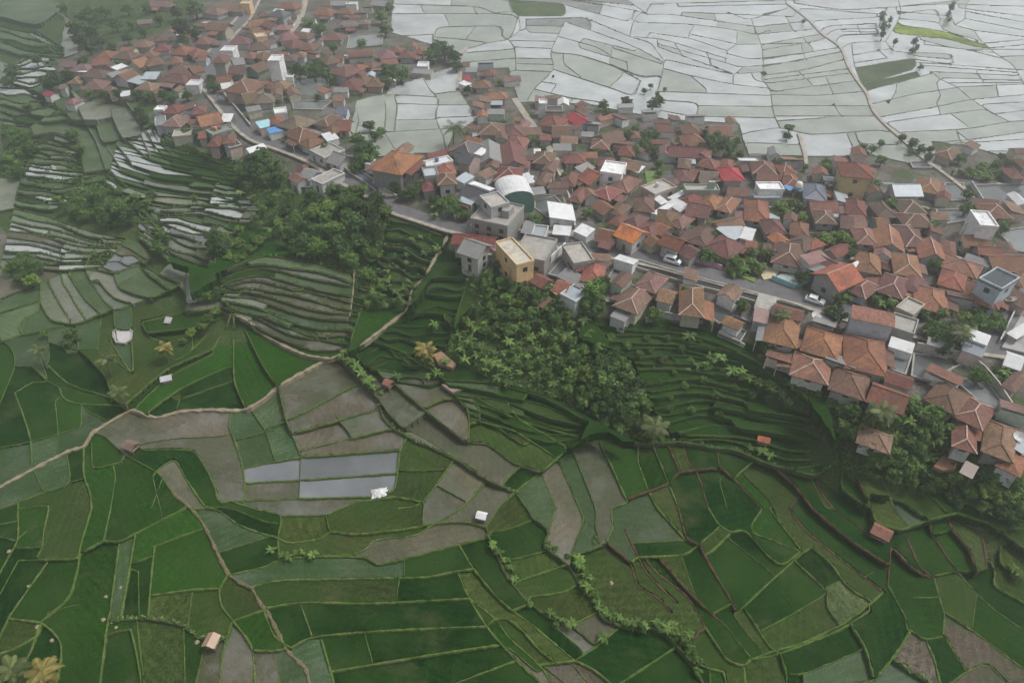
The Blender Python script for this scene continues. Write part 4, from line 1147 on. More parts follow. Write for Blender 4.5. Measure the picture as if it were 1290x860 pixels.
# ================================================================== HOUSES  (roof centre x y, half length of the roof along its ridge, roof depth in metres, shape, colour, wall height)
HOUSES = """
204 4 15 1 9 g p;134 67 11 0 9 h r;159 68 14 1 9 h b;181 54 12 0 8 h p;201 47 9 -1 7 h m;204 59 11 -1 8 h m;189 67 10 0 7 h r;193 76 12 -2 9 h r;175 78 9 -3 9 g o;128 76 12 -1 8 g r;89 79 10 0 7 g p
105 84 14 1 9 h p;122 91 16 1 9 h b;97 99 9 0 8 h r;120 105 15 0 10 h n;159 95 10 -4 9 g r;147 96 7 -2 7 s g;175 101 8 -4 6 s u;187 107 12 1 8 h n;190 96 10 0 6 s u;230 62 13 1 10 h r;257 50 11 0 9 h r;249 65 11 -2 9 h r
221 74 9 -1 8 h r;229 87 18 0 11 h b;224 97 16 2 8 h b;245 104 8 0 6 f w;182 26 10 -1 6 g p;63 116 5 1 5 g d;92 125 7 1 6 h p;158 118 7 -1 4 s w;80 107 5 0 5 g p;240 39 8 -4 7 g p
293 9 20 2 10 h p;270 13 12 2 9 h p;310 3 6 0 6 f y 5;276 33 14 1 9 g r 4;257 30 7 0 6 h b;259 28 4 0 4 s w;364 6 14 1 9 h r;352 16 11 1 9 h k 4;331 16 8 -1 7 h b;325 28 13 -1 8 g o;341 30 7 2 7 g r;356 33 10 0 7 h p
318 37 7 1 7 h b;328 44 7 -1 6 f y 4;303 50 15 0 9 h r;344 46 9 1 7 h k;362 45 14 -2 9 h p;380 43 14 1 9 h b;372 54 12 -3 9 h b;390 57 11 1 9 h r;420 45 13 0 9 h r;327 57 14 -1 9 h b;333 68 10 -3 8 h b;316 68 8 1 7 h r
288 61 8 0 7 f w 4;278 72 10 0 9 h b 7;300 76 8 -1 7 g g;300 87 13 1 8 g b;324 84 9 -4 8 g b;347 73 7.5 0 7 f w 10;366 71 9 0 8 h b;378 67 8 0 7 h n;365 95 5 0 4 f w;283 99 10 0 7 g r;308 107 18 2 13 h r 4;333 104 14 -1 9 h r;353 105 12 0 9 h n
314 122 10 -2 10 g b;333 122 14 -1 9 h n;285 108 7 -1 5 s w;246 86 8 -2 7 g r;256 72 6 0 6 g r
409 14 13 1 10 h r;436 13 12 1 8 h r;428 3 12 0 7 g g;443 4 7 0 5 f w;479 3 10 1 8 g g;437 29 14 -1 8 h p;459 26 8 0 7 h p;454 67 16 -1 8 a b;415 74 10 -2 9 h b;428 71 5 0 6 g r;437 70 4 0 4 s w;436 87 12 3 11 h r 4;451 83 9 1 8 h r
467 79 10 2 8 h b;487 67 11 -1 9 h p;490 76 11 -1 6 g r;499 61 9 0 7 h b;513 67 11 0 9 h m;530 62 9 1 8 h r;443 104 14 1 12 h m;457 99 10 2 8 h r;473 102 12 0 9 h r;533 81 7 0 6 f w;532 90 13 1 4 s g
219 135 12 0 9 h m;222 150 14 1 10 h n;230 167 12 -1 6 f c 2.5;250 136 10 -1 8 h r;263 149 15 -3 9 g o 4;286 149 7 0 5 s w;277 163 14 -4 5 f g;257 167 6 0 6 g o;272 175 9 0 9 h m 4;288 172 9 -1 8 h r 4;293 181 8 -2 5 f k
333 156 9 -2 5 s U;347 163 10 -2 4 s B;348 149 9 -1 7 h r;374 152 15 4 11 h n;380 166 11 6 9 h b;393 176 8 3 8 h r;353 139 8 -1 5 f w;202 136 6 0 4 f w;202 152 7 -1 8 f g;381 211 8 -1 8 h m;376 222 6 4 5 g n 3
413 149 11 2 10 h b;434 156 10 0 8 g r;420 160 8 3 7 h r;432 138 7 0 7 g S;416 172 8 -2 5 s w;412 189 10 5 8 f c 3;429 198 9 3 8 g g;392 217 8 3 7 g g;413 222 7 3 9 f c 3;499 201 22 4 15 h o 5.5;472 205 8 2 5 s w;551 203 17 -4 4 f w 3;542 216 9 -1 6 f u 4;562 210 12 -1 8 h o
562 222 13 -1 8 h b 4;539 231 9 -1 7 h m
617 89 9 0 8 h m;588 96 5 0 6 g d;608 104 11 0 8 h r;586 105 3.5 -2 4 s w;594 88 8 0 4 s g;624 118 16 0 8 h o;619 160 18 0 10 h r;648 162 14 0 10 h r;652 176 14 2 9 h o;697 150 14 3 10 h r;707 164 13 0 9 g b;730 149 10 6 7 g d;698 137 11 0 5 f k 4;684 128 5 0 4 f w 5;652 147 5 0 4 g o;687 170 8 0 5 g r
588 183 13 3 9 h k 4;592 197 8 2 8 g k 4;616 191 1 13 8 g g;645 194 3 14 9 g b;641 217 18 1 10 h m;648 237 5 11 10 a w 4;602 242 16 6 9 g k;607 234 14 5 3 s w;590 251 9 3 4 s u;623 251 12 -3 7 f c 8;627 267 24 5 12 f c 5;610 284 16 5 2.5 s w 2.2;635 245 5 1 4 g o;686 196 14 1 9 h b;677 190 3 0 3 s w;686 222 8 1 9 h r;724 197 15 0 7 h r;718 222 10 1 10 h b
707 267 2 11 7.5 s w;708 290 12 1 4 s w;736 290 9 4 4 s w;665 287 7 1 5 s g;680 291 9 1 6 f u 2.5
768 171 12 -4 9 g b;757 179 13 1 8 h b;799 167 8 0 6 h r;790 187 11 1 8 h m;764 201 13 0 6 h r;773 211 14 2 8 f w 5;796 205 14 3 7 g n;803 212 6 2 4 s w;748 221 9 5 9 g o;788 228 14 4 11 h o;764 239 14 5 8 h r;731 242 9 2 10 h r;743 242 4 5 5 g o;762 259 9 6 6 g r;781 260 10 3 8 h b;812 254 14 1 9 h b;781 274 9 3 7 h m;801 274 12 4 8 h b
796 291 14 6 8 g O 3.8;767 294 13 3 8 g m;762 308 8 2 3 s r;819 285 13 5 8 h r;835 286 9 4 6 g o;840 271 14 2 9 h b;858 275 11 4 8 h n;849 302 14 5 6.5 g m 3.6;871 314 9 5 6 g m;824 301 6 4 5 g r;830 235 14 -5 6 f c 3;829 249 9 7 2.5 s w;854 258 10 6 4 s w;836 262 12 -7 2.5 s w;854 245 10 -5 2.5 s w;870 248 11 4 9 h m
870 159 12 0 9 h b;872 174 16 -1 9 h r;864 189 24 1 8 g m;906 163 16 0 8 g r;894 203 13 3 7 h r;917 203 8 1 7 h r;863 203 9 1 7 h b;861 218 10 0 8 h b;876 217 4 1 8 g o;893 221 13 1 8 g n;921 216 15 0 9 h d 4;919 228 9 0 3 s U;884 236 22 0 3.5 f c 4;929 238 14 1 6 g b;962 209 17 1 9 h b;967 221 15 1 5 g b;970 234 16 0 4.5 f w 4;965 246 17 0 3.5 s u;991 211 11 0 8 h r;997 225 13 0 8 h r;996 235 6 -2 2.5 s B;1006 237 3 1 2 s B
1027 238 16 2 11 h S;895 250 13 3 9 h o;918 254 11 3 10 h o;954 262 17 2 13 h o;881 262 16 3 8 g b;917 280 17 -4 7 g r;923 291 11 -6 6 s u;942 295 8 2 5 s w;886 293 14 4 11 h b;914 307 19 8 10 h b;947 304 8 1 4 g o;974 282 15 0 8 h b;983 298 8 6 5 g o;994 316 21 4 12 h b;1008 285 13 2 8 h r;1014 302 13 7 8 h b;1026 303 8 5 6 h r
1078 211 22 2 10 h m 7;1044 226 8 1 6 s S;1140 236 19 0 8 g u 4;1171 231 16 3 10 h o;1195 190 13 4 9 h b;1278 215 11 0 8 h r;1290 203 8 0 7 h b;1253 263 19 1 8 h r;1240 275 12 1 8 f w 7;1226 279 7 2 5 f w 4;1036 257 19 0 7 g r;1039 270 15 1 8 h b;1079 258 14 2 10 h m;1066 276 9 1 8 g b;1080 275 9 0 7 g n;1112 260 13 0 10 h b;1147 258 18 0 9 h b;1154 274 21 1 8 h b;1110 278 9 0 7 g r
1090 294 15 1 9 h n;1120 300 2 13 8 g o;1146 293 16 0 12 h b;1027 324 14 -4 4 s m 4;1042 331 12 6 8 g b;1056 345 17 -7 9 g o 4;1095 327 17 3 10 h o;1079 335 6 4 3.5 s w;1143 330 19 3 11 h o;1088 359 15 7 8 h r;1127 356 19 6 10 h b
1174 313 4 12 7 g o;1197 308 10 2 8 h r;1226 300 19 0 7 g r;1245 315 17 1 7 g r;1270 308 11 1 7 h b;1265 327 24 0 9 g r;1212 331 27 9 8 h o;1202 348 18 5 9 h o;1240 367 26 8 10 h r;1174 372 23 5 11 h o;1152 353 13 4 8 h b;1259 350 15 7 8 f S 7;1287 347 9 3 8 h r;1147 385 11 5 6 f c 3
987 413 22 5 11 h o;1037 428 25 7 10 h o;1091 442 29 6 13 h o;1023 459 26 7 9 h o;1072 478 25 8 9 h r;1100 398 29 6 4.5 s n 5.5;1139 407 16 5 6 f c 3;965 380 12 3 7 f c 1.5;959 397 10 2 5 s p;1136 434 16 5 3.5 s w
1233 424 14 5 3.5 s w 4;1228 437 14 5 5 s S 3;1285 417 7 4 6 s w;1279 450 12 4 6 g w;1283 475 10 5 9 h b;1120 497 25 9 7.5 g r;1196 496 22 11 9 h b;1230 515 21 10 9 h r;1217 544 17 5 9 h r;1262 550 22 8 11 h o;1278 577 17 8 7 h o;1286 562 8 5 4 s u;1104 549 23 8 6 h n 1.5;1221 591 6 3 3.5 s p
598 299 29 3 6 g m 3;599 310 15 5 8 g g 5;648 316 11 -3 12 f y 7;626 312 7 3 5 s p;674 311 21 4 11 f c 4;681 324 6 -2 3.5 g d;728 318 13 -2 9 f c 3.5;728 331 9 -2 5 h m;748 340 15 2 9 h o;682 350 9 5 5 g r;710 358 9 3 6 g o;722 350 16 8 4 s g;725 368 10 5 6 f u 3;697 363 9 6 2.5 s y;686 380 5 3 4 s r;789 327 13 4 4 s w
822 351 14 5 9 h n;800 373 17 6 11 h n;784 394 10 4 5 s g;841 369 11 3 6 g o;872 375 17 2 13 h r;925 403 12 5 4 g o"""
RC = dict(r=((.175, .085, .062), 'red'), o=((.25, .118, .072), 'orange-red'), O=((.45, .16, .05), 'orange'), b=((.135, .08, .062), 'brown'), m=((.145, .055, .046), 'maroon'), p=((.19, .115, .105), 'faded pink'), n=((.19, .125, .088), 'tan'),
          k=((.055, .054, .060), 'charcoal'), S=((.105, .12, .155), 'slate'), d=((.36, .04, .048), 'crimson'), g=((.17, .17, .165), 'grey'), c=((.29, .275, .245), 'concrete'), w=((.54, .55, .55), 'white'), u=((.28, .32, .34), 'pale grey'),
          U=((.28, .50, .55), 'aqua'), B=((.05, .20, .42), 'blue'), y=((.50, .37, .20), 'cream'))
SHAPE = dict(h='hip-roofed', g='gable-roofed', f='flat-roofed', s='lean-to', a='arched-roofed')
WALLS = [(.55, .54, .50), (.60, .60, .58), (.50, .46, .36), (.36, .44, .36), (.50, .38, .34), (.33, .32, .30), (.55, .55, .54), (.42, .46, .50)]
hr = random.Random(23)
def roof_shell(top, loops, t=.16):
    """closed roof: top faces and a copy of them a little lower"""
    v = list(top); n = len(v); v2 = [(a, b, c - t) for a, b, c in v]; rim = {}
    for f in loops:
        for i in range(len(f)): e = (f[i], f[(i + 1) % len(f)]); rim[e] = 1
    edge = [e for e in rim if (e[1], e[0]) not in rim]
    return MB().add(v + v2, loops + [tuple(i + n for i in reversed(f)) for f in loops] + [(b, a, a + n, b + n) for a, b in edge])
HOUSE_OBJS = []
for hs in HOUSES.replace('\n', ';').split(';'):
    if not hs.strip(): continue
    q = hs.split(); x, y, ex, ey, D = map(float, q[:5]); ty, cc = q[5], q[6]; H = float(q[7]) if len(q) > 7 else {'f': 2.9, 's': 2.1}.get(ty, 2.2)
    col, cname = RC[cc]; big = y > 150
    zg = float(zpix(x, y)); zr = zg + H + (0.9 if ty in 'hga' else .3)
    # the ground under the roof, not behind it
    for _ in range(4):
        X, Y = unproj(x, y, zr); zg = h1(X, Y); zr = zg + H + (0.9 if ty in 'hga' else .3)
    X1, Y1 = unproj(x + ex, y + ey, zr); X0, Y0 = unproj(x, y, zr)
    L = 2 * math.hypot(X1 - X0, Y1 - Y0); yaw = math.atan2(Y1 - Y0, X1 - X0); L = min(max(L, 2.4), 34)
    W = D * (.93 if ty in 'hg' else .95); L *= .95
    if ty in 'h' and W > L: L, W = W, L; yaw += math.pi / 2
    if yaw > math.pi / 2: yaw -= math.pi
    if yaw <= -math.pi / 2 and ty != 's': yaw += math.pi
    small = L * W < 34; kind = 'shed' if (ty == 's' or small) else 'building' if (ty == 'f' and H >= 4) or ty == 'a' else 'house'
    root = empty(kind, (float(X0), float(Y0), zg), yaw, category={'shed': 'shed', 'building': 'building', 'house': 'house'}[kind], group={'shed': 'sheds and lean-to roofs in the village', 'building': 'flat-roofed village buildings', 'house': 'tiled houses of the village'}[kind])
    size = 'small' if L * W < 60 else 'large' if L * W > 150 else 'tall' if H >= 5 else ''
    if ty == 's' : desc = f"{size} {cname} {'sheet-roofed shed'}"
    elif kind == 'shed': desc = f"{size} {cname} {SHAPE[ty]} shed"
    elif ty == 'f': desc = f"{size} {cname} flat-topped {'building' if kind == 'building' else 'house'}"
    else: desc = f"{size} {SHAPE[ty]} {cname} {kind}"
    want_label(root, x, y, ' '.join(desc.split())); HOUSE_OBJS.append((root, x, y))
    wc = (.62, .42, .22) if (cc == 'y') else (.50, .40, .18) if (x, y) == (1078, 211) else (.36, .41, .47) if cc == 'S' and ty == 'f' else (.62, .62, .61) if cc == 'w' else hr.choice(WALLS); jit = hr.uniform(.62, .95) if cc not in 'wyS' else 1; wc = tuple(min(.75, c * jit) for c in wc)
    v_ = hr.uniform(.85, 1.15); rc = tuple(c * (hr.uniform(.85, 1.18) if cc in 'roObmpnd' else v_) for c in col); rc = tuple(min(.72, c) for c in rc); tint = hr.uniform(.93, 1.07); tint = tint if cc in 'roObmpnd' else 1 + (tint - 1) * .15; rc = (rc[0] * tint, rc[1], rc[2] / tint, 1)
    rm = MAT['tile'] if cc in 'roObmpnd' and not (ty == 's' and cc in 'mp') else MAT['concrete'] if cc == 'c' else MAT['sheet']
    ov = .85 if ty in 'hg' else .3 if ty == 's' else 0
    if small: ov *= .5
    a, b = L / 2, W / 2; wa, wb = max(.6, a - ov), max(.5, b - ov)
    wall = MB(); pitch = hr.uniform(.46, .58); zb = -1.6
    ridge = None
    if ty in 'hg':
        rise = b * pitch
        if ty == 'h':
            r_ = max(a - b * hr.uniform(.85, 1.05), a * .12); top = [(-a, -b, H), (a, -b, H), (a, b, H), (-a, b, H), (-r_, 0, H + rise), (r_, 0, H + rise)]
            loops = [(0, 1, 5, 4), (2, 3, 4, 5), (1, 2, 5), (3, 0, 4)]; wall.box(-wa, wa, -wb, wb, zb, H - .12 + .05)
            ridge = [(top[4], top[5])] + [(top[4], top[0]), (top[4], top[3]), (top[5], top[1]), (top[5], top[2])]
        else:
            top = [(-a, -b, H), (a, -b, H), (a, b, H), (-a, b, H), (-a, 0, H + rise), (a, 0, H + rise)]; loops = [(0, 1, 5, 4), (2, 3, 4, 5)]
            wt = H - .2; k = pitch; hw = wt + ov * k
            wall.add([(-wa, -wb, zb), (wa, -wb, zb), (wa, wb, zb), (-wa, wb, zb), (-wa, -wb, hw), (wa, -wb, hw), (wa, wb, hw), (-wa, wb, hw), (-wa, 0, wt + rise), (wa, 0, wt + rise)],
                     [(3, 2, 1, 0), (0, 1, 5, 4), (2, 3, 7, 6), (1, 2, 6, 9, 5), (3, 0, 4, 8, 7), (4, 5, 9, 8), (6, 7, 8, 9)]); ridge = [(top[4], top[5])]
        roof = roof_shell(top, loops).build('roof', rm, root, rc)
    elif ty == 's':
        rise = W * hr.uniform(.12, .22); s = 1 if cc in 'nr' or hr.random() < .75 else -1      # falls towards the near side
        top = [(-a, -b, H + (0 if s > 0 else rise)), (a, -b, H + (0 if s > 0 else rise)), (a, b, H + (rise if s > 0 else 0)), (-a, b, H + (rise if s > 0 else 0))]
        roof = roof_shell(top, [(0, 1, 2, 3)], .1).build('roof', rm, root, rc)
        if L * W > 14 and hr.random() < .75 or len(q) > 7:
            hn = H - .14 + ov * rise / W; lo, hi_ = (hn, hn + rise * (wb / b)) if s > 0 else (hn + rise * (wb / b), hn)
            wall.add([(-wa, -wb, zb), (wa, -wb, zb), (wa, wb, zb), (-wa, wb, zb), (-wa, -wb, lo), (wa, -wb, lo), (wa, wb, hi_), (-wa, wb, hi_)], [(3, 2, 1, 0), (4, 5, 6, 7), (0, 1, 5, 4), (1, 2, 6, 5), (2, 3, 7, 6), (3, 0, 4, 7)])
        else:
            for px_ in (-wa, wa):
                for py_ in (-wb, wb):
                    zt = H - .08 + rise * ((py_ + b) / W if s > 0 else (b - py_) / W); MB().box(px_ - .08, px_ + .08, py_ - .08, py_ + .08, zb, zt).build('post', MAT['door'], root)
    elif ty == 'a':
        n = 12; rise = W * .26; pr = [(-a if e == 0 else a, b * math.cos(math.pi * k / n), H + rise * math.sin(math.pi * k / n)) for e in (0, 1) for k in range(n + 1)]
        loops = [(k + n + 1, k + n + 2, k + 1, k) for k in range(n)]
        roof = roof_shell(pr, loops, .15).build('roof', rm, root, rc)
        s_ = .93; ends = [(-a * .98 if e == 0 else a * .98, b * s_ * math.cos(math.pi * k / n), H - .2 + rise * s_ * math.sin(math.pi * k / n)) for e in (0, 1) for k in range(n + 1)]
        wall.box(-a * .98, a * .98, -b * s_, b * s_, zb, H - .2).add(ends, [tuple(range(n + 1)), tuple(reversed(range(n + 1, 2 * n + 2)))])
        wc = (.07, .17, .14) if cc == 'w' else wc
    else:
        wall.box(-a, a, -b, b, zb, H - .3)
        rf = MB().box(-a - .12, a + .12, -b - .12, b + .12, H - .3, H); roof = rf.build('roof', MAT['concrete'] if cc in 'cywS' else rm, root, rc if cc not in 'yS' else ((.40, .37, .31, 1) if cc == 'y' else (.045, .055, .06, 1)))
        if H > 2.4:
            t = .14; pz = H + .45
            par_ = MB().box(-a - .10, a + .10, -b - .10, -b + t, H + .003, pz).box(-a - .10, a + .10, b - t, b + .10, H + .003, pz).box(-a - .10, -a + t, -b + t + .003, b - t - .003, H + .003, pz).box(a - t, a + .10, -b + t + .003, b - t - .003, H + .003, pz)
            par_.build('parapet', MAT['wall'], root, (*wc, 1))
            if L > 7 and hr.random() < .55:
                tx, ty_ = hr.uniform(-a * .5, a * .5), hr.uniform(0, b * .5); MB().lathe([(.55, 0), (.6, .2), (.6, 1.0), (.5, 1.25), (.15, 1.35)], 10, (tx, ty_, H + .02)).build('water_tank', MAT['sheet'], root, hr.choice([(.5, .22, .06, 1), (.08, .12, .3, 1), (.5, .5, .5, 1)]))
            if cc == 'c' and L > 9:
                MB().box(a * .35, a * .75, -b * .3, b * .35, H + .004, H + 2.1).build('stair_head', MAT['wall'], root, (*wc, 1))
    if wall.v: wall.build('wall', MAT['wall'], root, (*wc, 1))
    if ridge and not small and y > 90:
        rb = MB()
        for p0, p1 in ridge:
            p0, p1 = Vector(p0), Vector(p1); rb.bar(p0 + Vector((0, 0, .02)), p1 + Vector((0, 0, .02)), .26, .16)
        if hr.random() < .38: rb.build('ridge_cap', MAT['ridge'], roof)
        else: rb.build('ridge_cap', MAT['tile'], roof, (rc[0] * 1.12, rc[1] * 1.12, rc[2] * 1.12, 1))
    # windows and a door on the walls that face the valley and on one end
    if wall.v and kind != 'shed' and y > 130 and ty != 'a':
        storeys = [1.0] if H < 4.4 else [0.8, H - 2.2] if H < 8 else [.8, 3.7, 6.4]
        fy = -wb if ty != 'f' else -b; near = -1
        if math.sin(yaw - math.pi / 2) > 0: near = 1
        yy = near * abs(fy)
        for si, zs in enumerate(storeys):
            n = max(1, int(2 * wa / 3.2)); dk = hr.randrange(n) if si == 0 else -1
            for k in range(n):
                xc = -wa + (k + .5) * 2 * wa / n; o0, o1 = sorted((yy - near * .02, yy + near * .05))
                if k == dk: MB().box(xc - .45, xc + .45, o0, o1, .0, 2.05).build('door', MAT['door'], root)
                else: MB().box(xc - .6, xc + .6, o0, o1, zs, zs + 1.15).build('window', MAT['glass'], root)
        if y > 200 and hr.random() < .7:
            s = 1 if math.sin(yaw) < 0 else -1; xe = s * (wa if ty != 'f' else a); o0, o1 = sorted((xe - s * .02, xe + s * .05))
            for zs in storeys: MB().box(o0, o1, -.6, .6, zs, zs + 1.1).build('window', MAT['glass'], root)
    # lean-to kitchens, porches
    n_an = (hr.choice((1, 1, 2, 2)) if y > 100 else hr.choice((0, 1, 1))) if ty in 'hg' and L * W > 50 else 0
    for an in range(n_an):
        near = 1 if math.sin(yaw - math.pi / 2) > 0 else -1; side = near if (an == 0) == (hr.random() < .7) else -near
        l2, w2 = L * hr.uniform(.3, .7), hr.uniform(1.8, 3.4); xc = hr.uniform(-a + l2 / 2, a - l2 / 2); y0, y1 = side * (b - .15), side * (b - .15 + w2); zt, zl_ = H - .25, H - .25 - w2 * .22
        vv = [(xc - l2 / 2, y0, zt), (xc + l2 / 2, y0, zt), (xc + l2 / 2, y1, zl_), (xc - l2 / 2, y1, zl_)]
        if side > 0: vv = vv[::-1]; vv = [vv[0], vv[1], vv[2], vv[3]]
        k2 = hr.choice('rrrbbbnngwupom'); c2 = RC[k2][0]
        porch = roof_shell(vv, [(3, 2, 1, 0)], .1).build('porch_roof', MAT['tile'] if k2 in 'rbnpom' else MAT['sheet'], root, (*c2, 1))
        for xx in (xc - l2 / 2 + .15, xc + l2 / 2 - .15): MB().box(xx - .08, xx + .08, *sorted((y1 - side * .1, y1 - side * .26)), zb, zl_ - .1).build('post', MAT['wall'], root, (*wc, 1))
# ---- kitchens, coops and wood stores squeezed into the gaps between the houses
def segd(px, py, pts):
    best = 1e9
    for (x1, y1), (x2, y2) in zip(pts, pts[1:]):
        dx, dy = x2 - x1, y2 - y1; t = max(0, min(1, ((px - x1) * dx + (py - y1) * dy) / (dx * dx + dy * dy + 1e-9))); best = min(best, math.hypot(px - x1 - t * dx, (py - y1 - t * dy)))
    return best
centres = [(o.location.x, o.location.y) for o, _, _ in HOUSE_OBJS]; FILL = []
gardens = [(985, 262, 30), (1045, 300, 22), (945, 328, 34), (1190, 415, 30), (1240, 400, 24), (460, 185, 24), (570, 260, 24), (905, 180, 18), (1120, 378, 20), (800, 180, 18), (1240, 215, 34), (385, 92, 24), (555, 72, 26), (1060, 385, 18), (1068, 320, 16), (985, 352, 30), (1160, 545, 60), (820, 225, 16), (560, 110, 34), (500, 90, 16), (1270, 425, 20), (1150, 200, 60), (680, 90, 30)]
import itertools
for _ in range(9000):
    if len(FILL) > 135: break
    x, y = hr.uniform(70, 1285), hr.uniform(12, 570)
    if not any(inpoly(p, x, y) for p in VILLAGE) or any(inpoly([tuple(q) for q in p], x, y) for p in PONDS): continue
    if any(math.hypot(x - a, (y - b) * 1.3) < r_ for a, b, r_ in gardens) or segd(x, y, MAIN) < 17: continue
    if min(segd(x, y, [(1310, 345), (1290, 375), (1262, 425), (1255, 437)]), segd(x, y, [(648, 124), (680, 170), (705, 215), (716, 252), (722, 304)])) < 8: continue
    X, Y, z = gpt(x, y); near_ = sorted(math.hypot(X - a, Y - b) for a, b in centres)
    if near_[0] < 5.3 or near_[0] > 13: continue
    centres.append((X, Y)); FILL.append((x, y, X, Y, z))
for x, y, X, Y, z in FILL:
    a0 = min(HOUSE_OBJS, key=lambda q: math.hypot(q[1] - x, q[2] - y))[0]; yaw = a0.rotation_euler.z + hr.choice((0, 0, math.pi / 2)) + hr.uniform(-.1, .1)
    cc = hr.choice('rrbbnngguwpom'); col, cname = RC[cc]; L, W, H = hr.uniform(4.2, 7), hr.uniform(3, 4.6), hr.uniform(2.0, 2.5); a, b = L / 2, W / 2; v_ = hr.uniform(.8, 1.15); rc = (*[min(.7, c * v_) for c in col], 1); tl = cc in 'rbnpom'
    root = empty('shed', (X, Y, z), yaw, category='shed', group='sheds and lean-to roofs in the village'); gb = hr.random() < .5; want_label(root, x, y, f"small {cname} {'gabled outbuilding' if gb else 'lean-to outbuilding'}"); wc = hr.choice(WALLS)
    if gb:
        rise = b * .5; roof_shell([(-a, -b, H), (a, -b, H), (a, b, H), (-a, b, H), (-a, 0, H + rise), (a, 0, H + rise)], [(0, 1, 5, 4), (2, 3, 4, 5)], .12).build('roof', MAT['tile' if tl else 'sheet'], root, rc)
        wa, wb, wt = a - .3, b - .35, H - .14; hw = wt + .35 * .5; MB().add([(-wa, -wb, -1), (wa, -wb, -1), (wa, wb, -1), (-wa, wb, -1), (-wa, -wb, hw), (wa, -wb, hw), (wa, wb, hw), (-wa, wb, hw), (-wa, 0, wt + rise), (wa, 0, wt + rise)], [(3, 2, 1, 0), (0, 1, 5, 4), (2, 3, 7, 6), (1, 2, 6, 9, 5), (3, 0, 4, 8, 7), (4, 5, 9, 8), (6, 7, 8, 9)]).build('wall', MAT['wall'], root, (*wc, 1))
    else:
        rise = W * .2; roof_shell([(-a, -b, H), (a, -b, H), (a, b, H + rise), (-a, b, H + rise)], [(0, 1, 2, 3)], .1).build('roof', MAT['tile' if tl else 'sheet'], root, rc)
        MB().box(-a + .3, a - .3, -b + .3, b - .3, -1, H - .06).build('wall', MAT['wall'], root, (*wc, 1))
print('fill', len(FILL), 'houses', sum(o.name.startswith('house') for o, _, _ in HOUSE_OBJS))
# ================================================================== YARD WALLS
WALLSD = [((.62, .62, .60), 2.4, 'white plastered boundary wall', [(681, 344), (712, 315)]), ((.22, .40, .42), 1.3, 'teal painted yard wall', [(972, 352), (1000, 363), (1023, 353)]), ((.45, .20, .28), 1.2, 'pink painted garden wall', [(868, 329), (888, 333), (908, 339)]),
          ((.33, .31, .28), 2.2, 'tall curved stone retaining wall', [(1152, 441), (1200, 451), (1215, 455), (1235, 470), (1252, 490), (1266, 512), (1277, 530)]), ((.40, .39, .36), 1.0, 'low grey pond-side wall', [(814, 404), (830, 396)]), ((.40, .39, .36), .9, 'low mossy field-edge wall', [(818, 392), (850, 399), (886, 404)]),
          ((.38, .37, .34), 1.2, 'grey concrete field-edge wall', [(905, 421), (936, 438)]), ((.42, .40, .37), 1.6, 'pale wall beside the lane', [(700, 216), (716, 250), (724, 290)]), ((.45, .43, .40), .8, 'pale roadside parapet', [(470, 231), (500, 249)]), ((.35, .35, .33), 1.4, 'grey wall round the stepped pond', [(1222, 233), (1238, 258)]),
          ((.4, .4, .38), 1.2, 'grey wall along the side road', [(1258, 432), (1276, 395)]), ((.4, .38, .36), 1.0, 'long low wall beside the upper road', [(276, 112), (300, 140), (316, 160)])]
for c, hgt, lb, p in WALLSD:
    p = np.array(p, float); X, Y, z = ground(p[:, 0], p[:, 1]); root = None; mb = MB()
    for i in range(len(p) - 1):
        a, b = Vector((X[i], Y[i], z[i] + hgt / 2 - .5 + .004 * i)), Vector((X[i + 1], Y[i + 1], z[i + 1] + hgt / 2 - .5 + .004 * i)); d = (b - a).normalized() * .1; mb.bar(a - d, b + d, .28 + .005 * i, hgt + 1)
    o = mb.build('boundary_wall', MAT['wall'], None, (*c, 1), category='wall', group='boundary walls in the village'); want_label(o, float(p[:, 0].mean()), float(p[:, 1].mean()), lb)
# ================================================================== FIELD HUTS AND SMALL THINGS
def hut(x, y, yaw, l, w, hgt, rc, rm, desc, walls=None, ty='g'):
    l, w, hgt = l * .72, w * .72, hgt * .75
    X, Y, z = gpt(x, y); root = empty('field_hut', (X, Y, z), R(yaw), category='hut', label=desc, group='field huts among the paddies'); a, b = l / 2, w / 2; r_ = b * .62
    if ty == 'g': roof_shell([(-a, -b, hgt), (a, -b, hgt), (a, b, hgt), (-a, b, hgt), (-a, 0, hgt + r_), (a, 0, hgt + r_)], [(0, 1, 5, 4), (2, 3, 4, 5)], .12).build('roof', rm, root, (*rc, 1))
    else: roof_shell([(-a, -b, hgt - .3), (a, -b, hgt - .25), (a, b, hgt + .5), (-a, b, hgt + .55)], [(0, 1, 2, 3)], .08).build('roof', rm, root, (*rc, 1))
    for i in (-1, 1):
        for j in (-1, 1): MB().box(i * (a - .35) - .07, i * (a - .35) + .07, j * (b - .3) - .07, j * (b - .3) + .07, -1, hgt - .02).build('post', MAT['trunk'], root)
    MB().box(-a + .3, a - .3, -b + .25, b - .25, .5, .62).build('platform', MAT['straw'], root)
    if walls: MB().box(-a + .45, a - .45, -b + .4, b - .4, .62, hgt - .05).build('wall', MAT['wall'], root, (*walls, 1))
hut(212, 482, 20, 3.6, 3.0, 2.0, (.38, .38, .39), MAT['sheet'], 'grey tin-roofed field hut in the dark green rice', (.3, .3, .3))
hut(167, 566, -20, 4.2, 3.6, 1.9, (.14, .09, .075), MAT['thatch'], 'round-looking brown thatched field hut beside the murky paddy')
hut(269, 812, 80, 3.4, 3.2, 2.0, (.30, .20, .13), MAT['sheet'], 'field hut with rusty and bluish tin roof near the bottom edge', (.13, .12, .13))
hut(607, 655, -15, 2.9, 2.5, 2.1, (.6, .6, .6), MAT['sheet'], 'small white-roofed field hut at the corner of the bare plot', (.4, .4, .4))
